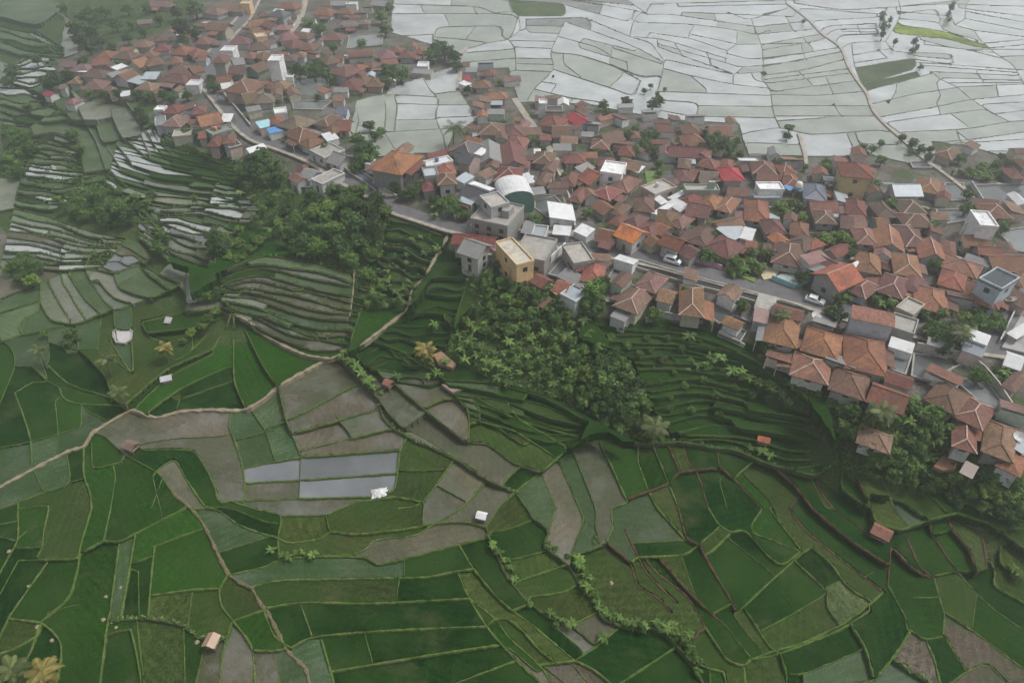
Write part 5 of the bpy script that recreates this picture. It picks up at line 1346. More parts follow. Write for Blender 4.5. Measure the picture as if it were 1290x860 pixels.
hut(1107, 676, -38, 4.8, 4.2, 2.2, (.27, .12, .085), MAT['tile'], 'red tile-roofed hut standing alone in the green fields', (.12, .08, .06))
hut(490, 488, -30, 3.0, 3.0, 2.0, (.24, .10, .08), MAT['tile'], 'little red-roofed hut by the stream path', (.14, .1, .08))
hut(960, 559, -20, 3.6, 2.8, 2.0, (.34, .13, .06), MAT['tile'], 'little orange-roofed hut at the foot of the terraces')
hut(214, 409, -10, 2.6, 2.2, 1.9, (.36, .34, .35), MAT['sheet'], 'tiny grey hut on the upper rice terrace', None, 's')
hut(686, 172, 5, 2.6, 2.2, 2.0, (.5, .3, .2), MAT['tile'], 'small market stall beside the village lane') if False else None
# white tarpaulin draped over a low frame
X, Y, z = gpt(478, 621); t_ = empty('tarpaulin_tent', (X, Y, z), R(15), category='tent', label='crumpled white tarpaulin tent beside the bluish flooded paddy')
tb = random.Random(3); gv = [(-2.3 + 4.6 * i / 7, -1.7 + 3.4 * j / 5, max(.05, .95 * (1 - (abs(i - 3.5) / 3.7) ** 2) * (1 - (abs(j - 2.5) / 2.8) ** 2) + tb.uniform(-.2, .2))) for j in range(6) for i in range(8)]
gf = [(j * 8 + i, j * 8 + i + 1, (j + 1) * 8 + i + 1, (j + 1) * 8 + i) for j in range(5) for i in range(7)]
roof_shell([(a + tb.uniform(-.25, .25), b + tb.uniform(-.25, .25), c) for a, b, c in gv], gf, .03).build('tarpaulin', MAT['sheet'], t_, (.50, .50, .49, 1)); t_.scale = (.72, .72, .72)
for i in (-1, 1): MB().box(i * 1.2 - .05, i * 1.2 + .05, -.05, .05, -.5, .7).build('pole', MAT['trunk'], t_)
# straw heaps
for x, y, s in ((47, 789, .9), (65, 806, .8), (130, 780, .9), (141, 783, .8), (146, 790, .7), (152, 740, .8), (153, 752, .7), (133, 751, .7), (248, 808, .9), (36, 738, .7), (11, 694, .9), (906, 539, .8), (770, 734, .9)):
    X, Y, z = gpt(x, y); mb = MB(); n = 9
    s *= .42; prof = [(s, -.3), (s * 1.05, .05), (s * .8, s * .35), (s * .4, s * .55), (.05, s * .6)]; mb.lathe(prof, n); mb.v = [(a * hr.uniform(.8, 1.2), b * hr.uniform(.8, 1.2), c) for a, b, c in mb.v]
    o = mb.build('straw_heap', MAT['straw'], None, None, category='straw heap', group='straw heaps in the rice fields'); o.location = (X, Y, z); want_label(o, x, y, 'pale straw heap')
# satellite dishes
for x, y, r_ in ((1024, 408, 1.05), (1268, 388, 1.1), (978, 328, 1.1), (1233, 320, 1.0), (1277, 560, 1.0)):
    X, Y, z = gpt(x, y); root = empty('satellite_dish', (X, Y, z), R(hr.uniform(0, 360)), category='satellite dish', group='satellite dishes in the yards'); want_label(root, x, y, 'round pale mesh satellite dish')
    MB().box(-.06, .06, -.06, .06, -.5, 2.2).build('mast', MAT['dish'], root)
    d = MB().lathe([(.05, 0), (r_ * .5, r_ * .09), (r_ * .85, r_ * .26), (r_, r_ * .36), (r_ + .03, r_ * .36), (r_ * .85, r_ * .2), (r_ * .5, r_ * .03), (.05, -.06)], 20).build('bowl', MAT['dish'], root); d.location = (0, 0, 2.2); d.rotation_euler = (R(25), 0, 0)
    MB().bar((0, 0, 0), (0, 0, r_ * .8), .06).build('feed_horn', MAT['rubber'], d)
# tall lamp post and a small domed water tower
X, Y, z = gpt(981, 240); root = empty('lamp_post', (X, Y, z), 0, category='lamp post', label='tall dark post with a pale top above the bright green garden')
MB().tube([(0, 0, -.5), (0, 0, 4), (0, 0, 8)], [.16, .14, .1], 8).build('pole', MAT['rubber'], root); MB().box(-.12, .12, -.12, .12, 6, 8.6).build('lamp_head', MAT['car'], root)
X, Y, z = gpt(1003, 246); root = empty('water_tower', (X, Y, z), 0, category='water tower', label='small white domed water tank on a stand by the slate-blue roof')
for i in (-1, 1):
    for j in (-1, 1): MB().box(i * .7 - .1, i * .7 + .1, j * .7 - .1, j * .7 + .1, -.5, 2.6).build('leg', MAT['concrete'], root, (.5, .45, .25, 1))
MB().lathe([(.95, 2.6), (1.05, 2.7), (1.0, 3.6), (.75, 4.1), (.3, 4.35)], 14).build('tank', MAT['wall'], root, (.62, .6, .5, 1))
# cars
def car(x, y, dx, dy, van, lb):
    X, Y, z = gpt(x, y); X1, Y1, _ = gpt(x + dx, y + dy); root = empty('van' if van else 'parked_car', (X, Y, z + .07), math.atan2(Y1 - Y, X1 - X), category='van' if van else 'car', label=lb)
    prof = [(-2.15, .35), (-2.2, .8), (-2.05, 1.05), (-1.9, 1.75), (-1.5, 1.82), (.7, 1.8), (1.35, 1.15), (2.05, .95), (2.2, .7), (2.15, .35)] if van else [(-2.15, .35), (-2.2, .85), (-1.9, 1.0), (-1.45, 1.5), (-1.2, 1.55), (.35, 1.53), (1.05, 1.02), (2.0, .88), (2.2, .65), (2.15, .35)]
    n = len(prof); hw = .86; v = [(a, -hw * (1 if c < 1.1 else .86), c) for a, c in prof] + [(a, hw * (1 if c < 1.1 else .86), c) for a, c in prof]
    MB().add(v, [tuple(range(n)), tuple(reversed(range(n, 2 * n)))] + [(i, i + n, (i + 1) % n + n, (i + 1) % n) for i in range(n)]).build('body', MAT['car'], root)
    zt = 1.8 if van else 1.52
    for s in (-1, 1):
        MB().add([(-1.75, s * .80, 1.12), (.95, s * .80, 1.12), (.45, s * .755, zt - .14), (-1.5, s * .755, zt - .14), (-1.75, s * .83, 1.12), (.95, s * .83, 1.12), (.45, s * .775, zt - .14), (-1.5, s * .775, zt - .14)], [(0, 1, 2, 3), (7, 6, 5, 4), (0, 4, 5, 1), (1, 5, 6, 2), (2, 6, 7, 3), (3, 7, 4, 0)]).build('side_window', MAT['carglass'], root)
        for xx in (-1.35, 1.35):
            w_ = MB().tube([(xx, s * .70, .32), (xx, s * .89, .32)], [.32, .32], 16).build('wheel', MAT['rubber'], root); MB().tube([(xx, s * .885, .32), (xx, s * .905, .32)], [.18, .17], 12).build('rim', MAT['car'], w_)
        MB().box(2.12, 2.22, s * .62 - .16, s * .62 + .16, .62, .78).build('headlight', MAT['glass'], root); MB().box(-2.22, -2.12, s * .66 - .1, s * .66 + .1, .7, .98).build('tail_light', MAT['lamp'], root)
    q = ((.75, 1.76, 1.33, 1.17) if van else (.40, 1.51, 1.02, 1.06)); MB().add([(q[0], -.66, q[1]), (q[0], .66, q[1]), (q[2], .7, q[3]), (q[2], -.7, q[3]), (q[0] + .03, -.66, q[1] + .03), (q[0] + .03, .66, q[1] + .03), (q[2] + .03, .7, q[3] + .03), (q[2] + .03, -.7, q[3] + .03)], [(3, 2, 1, 0), (4, 5, 6, 7), (0, 1, 5, 4), (1, 2, 6, 5), (2, 3, 7, 6), (3, 0, 4, 7)]).build('windscreen', MAT['carglass'], root)
    q = ((-1.96, 1.62, -2.08, 1.15) if van else (-1.50, 1.46, -1.88, 1.07)); MB().add([(q[0], -.6, q[1]), (q[0], .6, q[1]), (q[2], .66, q[3]), (q[2], -.66, q[3]), (q[0] - .04, -.6, q[1] + .02), (q[0] - .04, .6, q[1] + .02), (q[2] - .04, .66, q[3] + .02), (q[2] - .04, -.66, q[3] + .02)], [(3, 2, 1, 0), (4, 5, 6, 7), (0, 1, 5, 4), (1, 2, 6, 5), (2, 3, 7, 6), (3, 0, 4, 7)]).build('rear_window', MAT['carglass'], root)
car(847, 331, 10, 3.2, True, 'white van driving on the main road before the pink wall')
car(1026, 381, 10, 3.2, False, 'white car on the main road near the dark roadside trees')
# ================================================================== TREES AND PLANTS
def quad_mesh(name, V, hue, mat, shade=None):
    """V: n x 4 x 3 leaf faces, hue: n"""
    n = len(V); m = bpy.data.meshes.new(name); m.vertices.add(4 * n); m.vertices.foreach_set('co', np.asarray(V, np.float32).ravel())
    m.loops.add(4 * n); m.loops.foreach_set('vertex_index', np.arange(4 * n, dtype=np.int32)); m.polygons.add(n)
    m.polygons.foreach_set('loop_start', np.arange(0, 4 * n, 4, dtype=np.int32)); m.polygons.foreach_set('loop_total', np.full(n, 4, np.int32))
    m.update(calc_edges=True); a = m.attributes.new('leafhue', 'FLOAT', 'FACE'); a.data.foreach_set('value', np.asarray(hue, np.float32)); m.materials.append(mat); return m
def leaves(rng, pos, nrm, size, asp=.55):
    n = len(pos); d = nrm + rng.normal(0, .55, (n, 3)); d /= np.linalg.norm(d, axis=1)[:, None]
    t = np.cross(d, rng.normal(0, 1, (n, 3))); t /= np.linalg.norm(t, axis=1)[:, None] + 1e-9; b = np.cross(d, t); s = size * rng.uniform(.6, 1.3, (n, 1)); t = t * s; b = b * s * asp
    return np.stack([pos - t, pos - b * .9 - d * s * .1, pos + t, pos + b * .9 - d * s * .1], 1)
def crown(seed, n_cl=34, per=62, leaf=.10, flat=.85, name='crown', mat=None, spread=1.0):
    rng = np.random.default_rng(seed); P, Nn, Hu = [], [], []
    for _ in range(n_cl):
        while True:
            c = rng.uniform(-1, 1, 3)
            if .25 < np.linalg.norm(c) < 1: break
        c = c / np.linalg.norm(c) * rng.uniform(.35, .82) * [spread, spread, flat]; c[2] = max(c[2], -.45 * flat); r = rng.uniform(.17, .34)
        u = rng.normal(0, 1, (per, 3)); u /= np.linalg.norm(u, axis=1)[:, None]; u[:, 2] = np.abs(u[:, 2]) * .9 - .15
        P.append(c + u * r * rng.uniform(.75, 1.08, (per, 1)) * [1, 1, .75]); Nn.append(u * .7 + [0, 0, .5]); Hu.append(np.clip(rng.normal(rng.uniform(.15, .75), .16, per), 0, 1))
    P, Nn, Hu = np.concatenate(P), np.concatenate(Nn), np.concatenate(Hu)
    # sparse inner leaves close the crown without making it solid
    k = n_cl * 12; u = rng.normal(0, 1, (k, 3)); u /= np.linalg.norm(u, axis=1)[:, None]; ip = u * rng.uniform(.15, .62, (k, 1)) * [1, 1, flat]
    P = np.concatenate([P, ip]); Nn = np.concatenate([Nn, u]); Hu = np.concatenate([Hu, rng.uniform(0, .3, k)])
    V = leaves(rng, P, Nn, leaf); V[-k:] = V[-k:] * 1.0
    return quad_mesh(name, V, Hu, mat)
KINDS = {}
for k, mat, cfg in (('D', 'leafdark', dict(n_cl=36, per=60, leaf=.095)), ('T', 'leafmid', dict(n_cl=32, per=55, leaf=.10)), ('L', 'leaflight', dict(n_cl=26, per=48, leaf=.12, flat=.7)), ('C', 'leafdark', dict(n_cl=30, per=60, leaf=.09, flat=1.25, spread=.75))):
    KINDS[k] = [crown(100 + i + ord(k) * 7, mat=MAT[mat], **cfg) for i in range(4)]
def trunk_mesh(seed):
    r_ = random.Random(seed); mb = MB(); lean = r_.uniform(-.12, .12)
    mb.tube([(0, 0, -.4), (lean * .3, 0, .35), (lean, lean * .5, .85), (lean * 1.2, 0, 1.35)], [.11, .085, .065, .03], 7)
    for i in range(4):
        a = i * 1.6 + r_.uniform(-.4, .4); mb.tube([(lean * .8, lean * .3, .7), (math.cos(a) * .3, math.sin(a) * .3, 1.05), (math.cos(a) * .6, math.sin(a) * .6, 1.3)], [.045, .03, .012], 5)
    return mb.mesh('trunk', MAT['trunk'])
TRUNKS = [trunk_mesh(i) for i in range(3)]
TREES = """D 330,195,12 318,200,10 345,205,10 320,215,14 350,222,10 302,222,9 395,265,12 415,260,14 440,255,16 460,262,18 470,285,16 445,285,18 425,290,16 405,290,14 385,285,12 400,310,14 430,310,16 455,305,14 470,320,12 380,305,12 360,260,9 345,270,8 420,240,12 450,240,14 475,252,12 485,265,10 440,325,12 465,345,9
T 375,280,9 390,245,10 410,275,10 436,270,11 420,305,9 480,362,8 475,378,9 335,225,9 312,232,8 365,245,9 370,295,9 372,312,9 360,300,8 340,250,8 330,262,7 320,275,7 352,285,8
T 615,345,10 632,355,11 650,362,12 665,370,11 680,374,12 640,377,11 620,370,10 700,382,11 625,395,10 600,390,9 650,395,11 670,395,10 700,400,9 640,415,10 612,415,9 586,405,7 660,412,9 680,408,9
D 748,368,18 760,355,11 738,385,12 752,388,11 612,358,9 690,390,9 640,400,10 626,412,8
L 690,363,11 655,380,9 715,395,8 700,372,8 618,385,8
D 740,470,15 760,460,17 780,465,17 765,485,19 745,492,15 785,490,16 800,500,15 770,508,15 750,515,11 735,505,11 790,518,13 805,485,11 720,475,9 725,450,10 755,440,10 775,445,10
T 705,460,9 690,470,9 715,490,9 805,533,9 780,538,8 760,532,8 700,440,9 720,430,9 740,425,8 680,455,8 665,460,8 735,440,9 815,512,9 650,440,8 690,425,8 645,455,7
D 1070,520,11 1060,547,12 1075,560,13 1068,577,11 1112,577,11 1130,572,13 1150,560,13 1145,586,15 1165,592,11 1182,602,13 1125,597,11 1200,607,13 1215,612,11 1235,602,13 1250,597,12 1245,622,13 1265,627,12 1192,592,10
T 1090,500,8 1045,512,9 1180,540,11 1130,522,10 1150,512,10 1170,530,12 1160,547,11 1185,517,9 1195,540,9 1205,532,7 1190,562,9 1270,602,9 1140,502,8 1200,585,8 1095,575,9 1225,590,9 1160,575,10 1280,612,9
D 375,88,12 395,90,12 410,93,9 545,68,11 560,62,12 572,70,10 550,58,8 490,90,12 487,102,8 465,157,8 465,188,12 455,198,11 447,210,9 520,240,9 507,245,7 268,108,8
T 268,100,8 400,80,8 505,92,11 575,82,8 450,175,11 462,203,10 452,188,9 480,165,7 470,195,8 530,235,7 472,170,7
D 760,132,7 765,142,7 737,141,6 790,127,7 823,131,8 832,126,7 905,178,15 893,186,9 920,186,9 1040,209,8 995,160,6 992,171,6 891,322,11 1060,375,11 1055,395,13 1068,365,9 1047,390,9
T 1015,210,5 740,142,6 800,162,7 790,172,8 812,180,9 822,190,9 830,206,7 815,170,8 800,190,7 855,178,6 925,330,10 905,328,7 935,342,7 966,320,9 945,318,9 1105,378,7 1120,384,8 570,262,10 555,258,9 547,250,8 585,270,7 677,275,7 660,287,5 640,283,6 748,199,5 720,215,4 752,192,7 1012,262,5 990,400,5 920,342,6
L 985,262,13 1000,258,13 974,266,9 1040,301,12 1055,297,11 1068,305,9 1030,298,8 945,330,11 955,340,8 870,290,5 1135,374,8 1010,272,8 565,250,8 575,255,8
D 1185,422,15 1175,410,11 1200,413,11 1217,401,12 1240,406,14 1255,402,11 1190,437,11 1228,392,8
T 1226,410,9 1240,387,7 1205,430,8 1262,412,7 1285,521,7 1270,519,6 1265,480,7 1255,465,6
L 1238,210,8 1225,216,8 1253,216,8 1245,222,7 1212,217,6
D 1025,508,9 1038,525,10 1050,540,9 1042,552,8 1245,605,11 1275,605,11 1220,622,10 1240,640,10 1265,645,11 1285,632,10 1200,625,9 1168,612,10 1290,650,10
T 1015,500,8 1030,540,8 1055,565,9 1210,635,8 1255,632,9 1280,655,8 1150,606,9 1130,602,8 1092,588,8 790,435,6 806,446,6 835,452,7 858,440,6 862,484,6 885,478,6 902,496,6 925,488,6 948,498,6 968,505,6 990,512,7 870,515,6 842,515,6 905,520,6 935,528,5 880,430,5 840,425,5 815,425,5 960,450,6 980,460,6
D 1085,570,11 1102,584,11 1124,584,10 1075,552,10 1140,572,10
T 700,690,5 715,700,5 732,713,6 745,735,6 752,750,6 770,776,6 788,784,6 808,790,7 830,789,7 850,798,8 862,806,8 870,816,8 878,831,7 668,760,5 700,786,5 640,705,4 645,716,4 880,845,6 262,372,8 255,360,6 275,365,8 300,290,7 318,300,6 335,290,6 285,305,7 870,455,6 892,462,6 912,470,7 935,474,7 955,483,6 970,487,7 850,470,5 830,480,6 845,500,5 770,425,6 785,412,5 820,440,5 1010,495,7 1030,500,7 900,448,5
T 1100,187,6 1088,185,6 1110,180,5 1137,173,6 1150,180,7 1160,187,7 1270,206,7 1262,196,5 1170,197,6 1148,190,5 1172,188,5 1090,192,5 1285,192,5
C 1111,22,6 1113,33,6 1112,43,5 1128,52,4 1153,52,5 1155,60,4 1122,25,4 1195,18,4 1200,8,5
T 1160,84,4 1012,27,3 1150,63,4 1120,33,3 1196,25,3 697,96,2 820,108,4 812,114,4 828,118,4 838,112,3
D 110,20,12 95,35,11 115,40,11 100,50,9 112,60,8 130,15,9 145,30,9 125,52,8 70,100,12 85,98,9 60,106,8 230,35,12 245,40,9 230,50,8 245,10,12 222,15,9 15,90,10 10,102,9 180,150,9 175,140,7 195,160,7 215,122,7 140,60,8 160,48,7
T 235,119,7 185,120,8 170,118,7 130,119,7 35,135,7 90,170,9 20,170,11 35,187,9 10,202,11 20,215,9 100,187,8 480,20,9 485,36,9 490,10,7 455,55,7 390,30,9 402,36,9 420,60,7 148,118,7 205,118,7 112,118,6 400,122,5 412,112,6 418,100,6 365,118,5 105,75,7 150,80,5 60,60,7 45,75,7 80,10,8 160,10,8 185,10,7 200,25,7 165,30,7 180,40,6
D 120,248,12 140,263,14 160,270,12 150,255,9 128,262,10 20,332,11 35,337,13 40,352,11 28,347,11 270,300,12 278,312,13 266,317,9 285,320,8
T 95,265,9 80,258,8 105,270,8 132,276,10 170,262,8 205,300,10 200,312,9 300,326,7 270,332,7 90,422,10 85,432,6 48,335,8 10,340,8 30,322,8 55,420,5 245,250,6 190,245,7 300,225,7
L 185,255,7 170,248,7 70,250,6 290,325,8 200,290,7 150,240,6 255,410,7 240,418,6 262,400,8 270,390,7 230,428,5 208,437,7"""
tr = random.Random(77); ntree = 0
TREES += "\nL 300,306,8 315,313,8 284,298,7 326,302,8 306,322,7\nT"      # and shrubs in the courtyards
got = []
for _ in range(6000):
    if len(got) > 62: break
    x, y = tr.uniform(90, 1280), tr.uniform(30, 560)
    if not any(inpoly(p, x, y) for p in VILLAGE) or any(inpoly([tuple(q) for q in p], x, y) for p in PONDS) or segd(x, y, MAIN) < 14: continue
    X, Y, z = gpt(x, y + 5); near_ = min(math.hypot(X - a, Y - b) for a, b in centres)
    if near_ < 3.6 or near_ > 9 or any(math.hypot(x - a, y - b) < 16 for a, b in got): continue
    got.append((x, y)); TREES += f" {x:.0f},{y:.0f},{tr.uniform(.011, .017) * (y + 290):.1f}"
TD = dict(D=('large dark-leaved tree', 'dark-leaved tree', 'small dark bush'), T=('large green leafy tree', 'mid-green leafy tree', 'small mid-green bush'), L=('large light green bushy tree', 'light green bushy tree', 'small light green bush'), C=('tall columnar tree', 'columnar tree', 'slim columnar bush'))
for l in TREES.splitlines():
    k0, *pts = l.split()
    for q in pts:
        x, y, r_ = map(float, q.split(',')); k = k0
        if k0 == 'D' and y > 190: k = tr.choice('DDDDTTTLL' if r_ < 16 else 'DDT')
        # radius in metres at that distance
        Xa, Ya, za = gpt(x, y + r_ * .5); dist = Ya * cp - (za - CAMH) * sp; rad = r_ * dist / FPX * 1.12; fl = 1.25 if k == 'C' else .8
        hgt = rad * (.8 if k == 'L' else 1.0 if k != 'C' else 1.5)
        X, Y = unproj(x, y, za + hgt)
        for _ in range(3): zg = h1(X, Y); X, Y = unproj(x, y, zg + hgt)
        X, Y = float(X), float(Y); zg = h1(X, Y) - .1
        bush = k == 'L'; nm = 'bush' if (bush and r_ < 9) or r_ < 7.5 else 'tree'
        root = empty(nm, (X, Y, zg), tr.uniform(0, 6.28), category=nm, group='broadleaf trees and bushes around the village'); want_label(root, x, y, TD[k][0 if r_ >= 13 else 1 if r_ > 7.5 else 2])
        c = link('crown', tr.choice(KINDS[k]), root); c.location = (0, 0, hgt); c.scale = (rad * tr.uniform(.92, 1.08), rad * tr.uniform(.92, 1.08), rad * tr.uniform(.9, 1.1)); t = link('trunk', tr.choice(TRUNKS), root); t.scale = (rad, rad, hgt / 1.1); ntree += 1
print('trees', ntree)
# ---- banana plants
def leaf_strip(mb, base, az, length, width, rise, droop, segs=5):
    o = len(mb.v); dx, dy = math.cos(az), math.sin(az)
    for i in range(segs + 1):
        t = i / segs; px = base[0] + dx * length * t * .85; py = base[1] + dy * length * t * .85; pz = base[2] + rise * t - droop * t * t
        w = width * math.sin(math.pi * min(1, .12 + t * .88)) ** .7 * .5 if t < 1 else .02
        mb.v += [(px - dy * w, py + dx * w, pz - w * .35), (px, py, pz), (px + dy * w, py - dx * w, pz - w * .35)]
        if i: a = o + (i - 1) * 3; mb.f += [(a, a + 1, a + 4, a + 3), (a + 1, a + 2, a + 5, a + 4)]
def huemesh(mb, name, mat, seed):
    m = mb.mesh(name, mat); r_ = random.Random(seed); a = m.attributes.new('leafhue', 'FLOAT', 'FACE'); vals = []; cur = .5
    for i in range(len(m.polygons)):
        if i % 10 == 0: cur = r_.uniform(.1, .95)
        vals.append(min(1, max(0, cur + r_.uniform(-.1, .1))))
    a.data.foreach_set('value', np.array(vals, np.float32)); return m
BAN = []
for s in range(4):
    r_ = random.Random(s + 40); mb = MB(); n = r_.randint(8, 11)
    for i in range(n): leaf_strip(mb, (0, 0, 1.7), i * 2.4 + r_.uniform(-.3, .3), r_.uniform(1.7, 2.5), r_.uniform(.5, .75), r_.uniform(.7, 1.9), r_.uniform(.8, 2.0))
    BAN.append((huemesh(mb, 'leaves', MAT['banana'], s), MB().tube([(0, 0, -.5), (0, 0, 1), (0, 0, 1.9)], [.2, .16, .09], 7).mesh('stem', MAT['stemgreen'])))
BPTS = """692,684 721,697 728,706 736,716 744,724 733,732 748,745 756,762 764,766 773,771 788,779 797,783 813,786 826,780 842,786 857,790 868,796 692,769 700,776 709,779 719,781 760,801 754,676 748,680 767,771 782,776 805,780 835,783 850,784 738,722 730,698 740,735 752,752 355,696 371,693 380,694 394,695 340,690 362,699
615,671 620,681 628,692 635,702 641,713 647,726 430,446 440,451 455,466 463,476 472,486 480,492 500,474 545,457 551,466 540,471 560,452 433,440 448,459 890,455 905,450 915,465 930,466 945,470 960,476 975,481 880,457 868,462 990,481 1000,479 1090,496 1100,501 1112,506 960,566 969,571 946,563 490,351 500,366 510,381 505,371 545,406 520,300 535,315 530,296 550,310 512,330 513,318 950,432 897,446 908,446 925,460 938,462 1010,485 780,395 870,420
590,405 600,412 612,404 625,420 640,428 655,432 670,425 684,418 700,416 714,420 722,440 706,450 694,446 680,440 664,446 650,450 634,444 620,440 606,436 592,428 598,445 612,452 626,456 640,462 656,466 670,470 684,474 696,480 710,474 718,466 730,470 640,480 626,472 610,464 574,420 582,436 585,450 730,412 745,415 735,400 720,405 655,412 668,404
480,352 486,340 492,360 478,370 498,378 488,384 470,365 466,380 508,360 515,352 360,285 340,290 330,280 350,275 365,270 385,300 395,320 380,315 370,290 300,300 290,310 320,245 335,240 300,240
1140,510 1155,500 1165,515 1175,520 1150,530 1185,528 1165,555 1120,515 1175,550 1190,548 1200,552 1120,560 1170,582 1100,515 1130,545 1080,507 1062,505 1195,590 1230,600 1265,600 1210,600 1155,565 1180,565
1105,372 1115,370 1125,374 1135,376 1112,380 1128,381 1185,408 1195,415 1180,418 1205,408 1190,425 1170,415 1000,402 992,398 960,390 1002,396 975,394 940,335 950,325 955,318 960,332 925,345 930,322 880,392 888,398 895,403 1230,215 1240,220 1250,222 1258,214 1222,220 1200,214 1228,222 1265,215 1248,208 1236,204
170,244 185,250 190,262 160,250 200,292 75,250 92,260 150,262 290,330 300,320 280,330 1285,720 1280,722 1280,715 1050,302 1060,308 1040,306 555,262 560,268 575,268 545,260 590,265 548,268 652,280 670,270 700,282 770,190 780,205 750,202 800,195 795,180 805,172 812,176 806,186 800,182 798,192 1275,462 1268,468 1258,472"""
nb = 0
def hidx(x, y): return int(np.clip((y - OY), 0, HH - 1)), int(np.clip(x - OX, 0, WW - 1))
for q in BPTS.split():
    x, y = map(float, q.split(','))
    x += tr.uniform(-1.5, 1.5); y += tr.uniform(-1.5, 1.5)
    s = tr.choice((tr.uniform(.5, .8), tr.uniform(.65, .95), tr.uniform(.8, 1.1))); zg = float(zpix(x, y))
    for _ in range(3): X, Y = unproj(x, y, zg + 2 * s); zg = h1(X, Y)
    s *= .78 if y > 600 else 1
    lv, st = BAN[nb % 4]; root = empty('banana_plant', (float(X), float(Y), zg - .05), tr.uniform(0, 6.28), category='banana plant', group='banana plants of gardens and gullies'); root.scale = (s * tr.uniform(.85, 1.1), s * tr.uniform(.85, 1.1), s); root.rotation_euler = (tr.uniform(-.16, .16), tr.uniform(-.16, .16), tr.uniform(0, 6.28)); link('leaves', lv, root); link('stem', st, root)
    want_label(root, x, y, 'leafy banana plant'); nb += 1
print('bananas', nb)
# ---- coconut palms
def palm(x, y, hgt, rad, mat, lb, seed, lean=.6, n=20):
    r_ = random.Random(seed); zg = float(zpix(x, y))
    for _ in range(4): X, Y = unproj(x, y, zg + hgt); zg = h1(X, Y)
    root = empty('coconut_palm', (float(X) - lean, float(Y), zg), 0, category='palm', label=lb, group='coconut palms')
    MB().tube([(0, 0, -.5), (lean * .25, 0, hgt * .4), (lean * .7, 0, hgt * .8), (lean, 0, hgt)], [.24, .18, .15, .13], 8).build('trunk', MAT['trunk'], root)
    for i in range(n):
        az = i * 2.399 + r_.uniform(-.2, .2); e = .2 + .8 * (i / n); L = rad * r_.uniform(.9, 1.1); rise = rad * (.75 - 1.05 * i / n); droop = rad * (.35 + .45 * i / n); mb = MB(); dx, dy = math.cos(az), math.sin(az); pts = []
        for j in range(9):
            t = j / 8; pts.append((lean + dx * L * t * .9, dy * L * t * .9, hgt + rise * t - droop * t * t))
        for j in range(8): mb.bar(pts[j], pts[j + 1], .06 * (1 - j / 10))
        for j in range(1, 26):
            t = j / 26; k = t * 8; a = int(k); f = k - a; p = [pts[a][c] * (1 - f) + pts[min(8, a + 1)][c] * f for c in range(3)]; ll = rad * .26 * math.sin(math.pi * (.12 + .83 * t)) ** .6
            for s in (-1, 1):
                ex_, ey_ = dx * .45 - s * dy, dy * .45 + s * dx; o = len(mb.v); mb.v += [(p[0] - dx * .06, p[1] - dy * .06, p[2]), (p[0] + dx * .06, p[1] + dy * .06, p[2]), (p[0] + ex_ * ll + dx * .04, p[1] + ey_ * ll + dy * .04, p[2] - ll * .45), (p[0] + ex_ * ll, p[1] + ey_ * ll, p[2] - ll * .45)]; mb.f.append((o, o + 1, o + 2, o + 3))
        link('frond', huemesh(mb, 'frond', mat, seed * 50 + i), root)
palm(535, 439, 5.5, 2.7, MAT['palmyellow'], 'yellowing coconut palm above the hillside stream', 1, .3)
palm(572, 160, 7, 4.2, MAT['palm'], 'tall coconut palm standing in the flooded paddies by the village', 2)
palm(14, 842, 7, 2.6, MAT['palm'], 'green coconut palm at the very bottom left corner', 3)
palm(52, 845, 6.5, 2.7, MAT['palmyellow'], 'yellow-green coconut palm just right of its green twin at the bottom', 4)
palm(133, 452, 7, 2.6, MAT['palm'], 'sparse dark palm above the path fork', 5, .8, 12)
palm(147, 493, 6, 2.4, MAT['palm'], 'ragged dark palm leaning at the path fork', 6, -.6, 11)
palm(47, 440, 6, 2.4, MAT['palm'], 'small dark palm where four bunds meet', 7, .3, 12)
palm(206, 437, 5, 2.2, MAT['palmyellow'], 'yellowish palm among bushes below the upper terraces', 8, .3, 14)
palm(825, 537, 3.2, 3.4, MAT['palm'], 'broad low palm clump at the foot of the hillside thicket', 9, .2, 20)
palm(1108, 522, 5, 3.0, MAT['palm'], 'green palm in front of the row of orange-red houses', 10, .3)
palm(1213, 418, 6, 2.8, MAT['palm'], 'green palm in the village garden beside the side road', 11, .3)
palm(985, 395, 4, 2.2, MAT['palm'], 'small palm in the plot beside the roadside canal', 12, .2, 14)
# ---- undergrowth: nobody could count it
ug = np.random.default_rng(9); P = []; H_ = []
for jp, dens in zip(JUNGLE, (1.0, 1.2, 1.2, 1.0, .7, .7)):
    jp = np.array(jp); n = int(9000 * dens); px = ug.uniform(jp[:, 0].min(), jp[:, 0].max(), n); py = ug.uniform(jp[:, 1].min(), jp[:, 1].max(), n); ok = inpoly([tuple(q) for q in jp], px, py) & (px > -30) & (px < 1320); ok &= (np.sin(px * .11 + np.sin(py * .13) * 2) + np.sin(py * .17 + px * .05)) > -.75
    px, py = px[ok], py[ok]; X, Y, z = ground(px, py); c = np.sin(X * .35) * np.sin(Y * .31 + 1) * .5 + np.sin(X * .9 + Y * .7) * .3 + .6
    P.append(np.stack([X, Y, z - .1 + np.clip(c, 0, 1.4) * ug.uniform(.2, 1.5, len(X))], 1)); H_.append(np.clip(ug.normal(.2 + .35 * c, .22, len(X)), 0, 1))
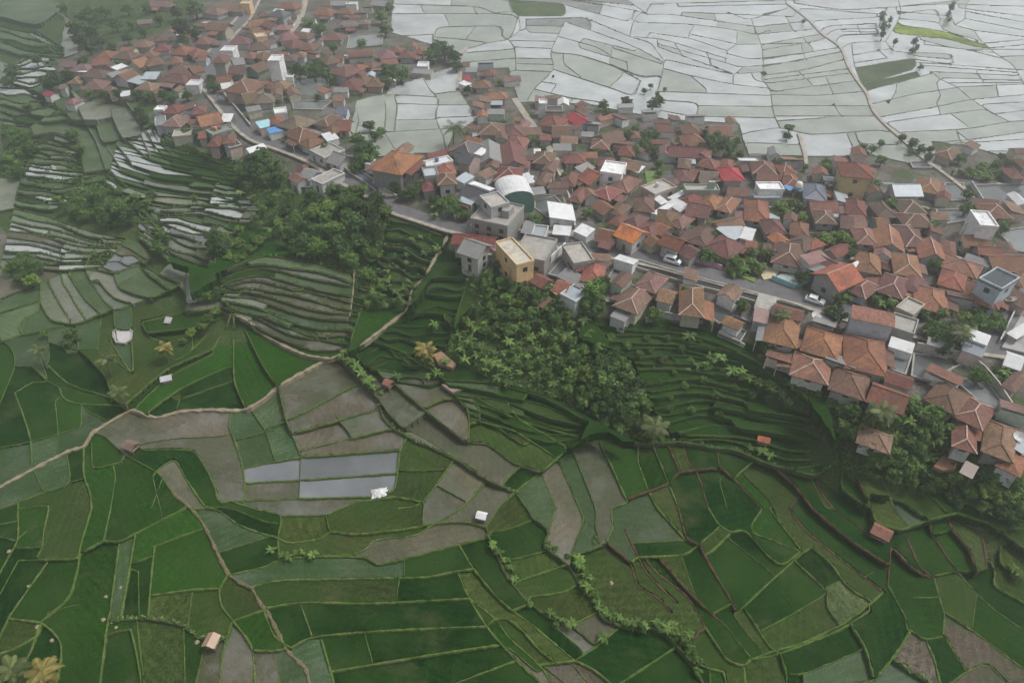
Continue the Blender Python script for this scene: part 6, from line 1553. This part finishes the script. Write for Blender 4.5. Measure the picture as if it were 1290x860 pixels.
# clumps along the shrubby bunds and the gully too
for k, p in lines:
    if k != 'd' or fr.random() < .35: continue
    n = int(len(p) * 3.0); i = ug.integers(0, len(p), n); q = p[i] + ug.normal(0, 1.0, (n, 2)); ok = (q[:, 0] > -20) & (q[:, 0] < 1310) & (q[:, 1] > 0) & (q[:, 1] < 880); q = q[ok]
    if not len(q): continue
    X, Y, z = ground(q[:, 0], q[:, 1]); P.append(np.stack([X, Y, z + ug.uniform(0, .7, len(X))], 1)); H_.append(np.clip(ug.normal(.35, .25, len(X)), 0, 1))
P = np.concatenate(P); H_ = np.concatenate(H_); V = leaves(ug, P, np.tile([0, 0, 1.0], (len(P), 1)), .42, .5)
link('undergrowth', quad_mesh('undergrowth', V, H_, MAT['leafmid']), kind='stuff')
write_labels()
# ================================================================== LIGHT, AIR, CAMERA
SUN_EL, SUN_AZ = R(58), R(78)     # azimuth measured from +Y towards +X
w = bpy.data.worlds.new('World'); scene.world = w; w.use_nodes = True; nt = w.node_tree; bg = nt.nodes['Background']
sky = nt.nodes.new('ShaderNodeTexSky'); sky.sky_type = 'NISHITA'; sky.sun_disc = False; sky.sun_elevation = SUN_EL; sky.sun_rotation = SUN_AZ; sky.air_density = 1.0; sky.dust_density = 4.0; sky.ozone_density = 1.0
hs = nt.nodes.new('ShaderNodeHueSaturation'); hs.inputs['Saturation'].default_value = .25      # cloud cover greys the sky
nt.links.new(sky.outputs[0], hs.inputs['Color']); nt.links.new(hs.outputs[0], bg.inputs['Color']); bg.inputs['Strength'].default_value = .11
sl = bpy.data.lights.new('sun', 'SUN'); sl.energy = 1.5; sl.angle = R(12); sl.color = (1, .97, .93); so = bpy.data.objects.new('sun', sl); coll.objects.link(so)
d = Vector((math.sin(SUN_AZ) * math.cos(SUN_EL), math.cos(SUN_AZ) * math.cos(SUN_EL), math.sin(SUN_EL))); so.rotation_euler = d.to_track_quat('Z', 'Y').to_euler()
# haze
m = bpy.data.materials.new('haze'); m.use_nodes = True; nt = m.node_tree; nt.nodes.clear(); out = nt.nodes.new('ShaderNodeOutputMaterial'); pv = nt.nodes.new('ShaderNodeVolumePrincipled')
pv.inputs['Color'].default_value = (.90, .94, .97, 1); pv.inputs['Density'].default_value = HAZE = .00075; pv.inputs['Anisotropy'].default_value = .65; nt.links.new(pv.outputs[0], out.inputs['Volume'])
MB().box(-1101, 1101, -262, 1252, -28, 99).build('haze', m, kind='stuff')
cam = bpy.data.cameras.new('camera'); co = bpy.data.objects.new('camera', cam); coll.objects.link(co); co.location = (0, 0, CAMH); co.rotation_euler = (math.pi / 2 - PITCH, 0, 0)
cam.sensor_fit = 'HORIZONTAL'; cam.sensor_width = 36; cam.lens = 36 * FPX / 1290; cam.clip_start = .5; cam.clip_end = 5000; scene.camera = co
vs = scene.view_settings; vs.view_transform = 'Standard'; vs.look = 'None'; vs.gamma = 1; vs.use_curve_mapping = False; vs.exposure = 0.7
scene.cycles.volume_bounces = 1; scene.cycles.max_bounces = 6; scene.cycles.use_denoising = True
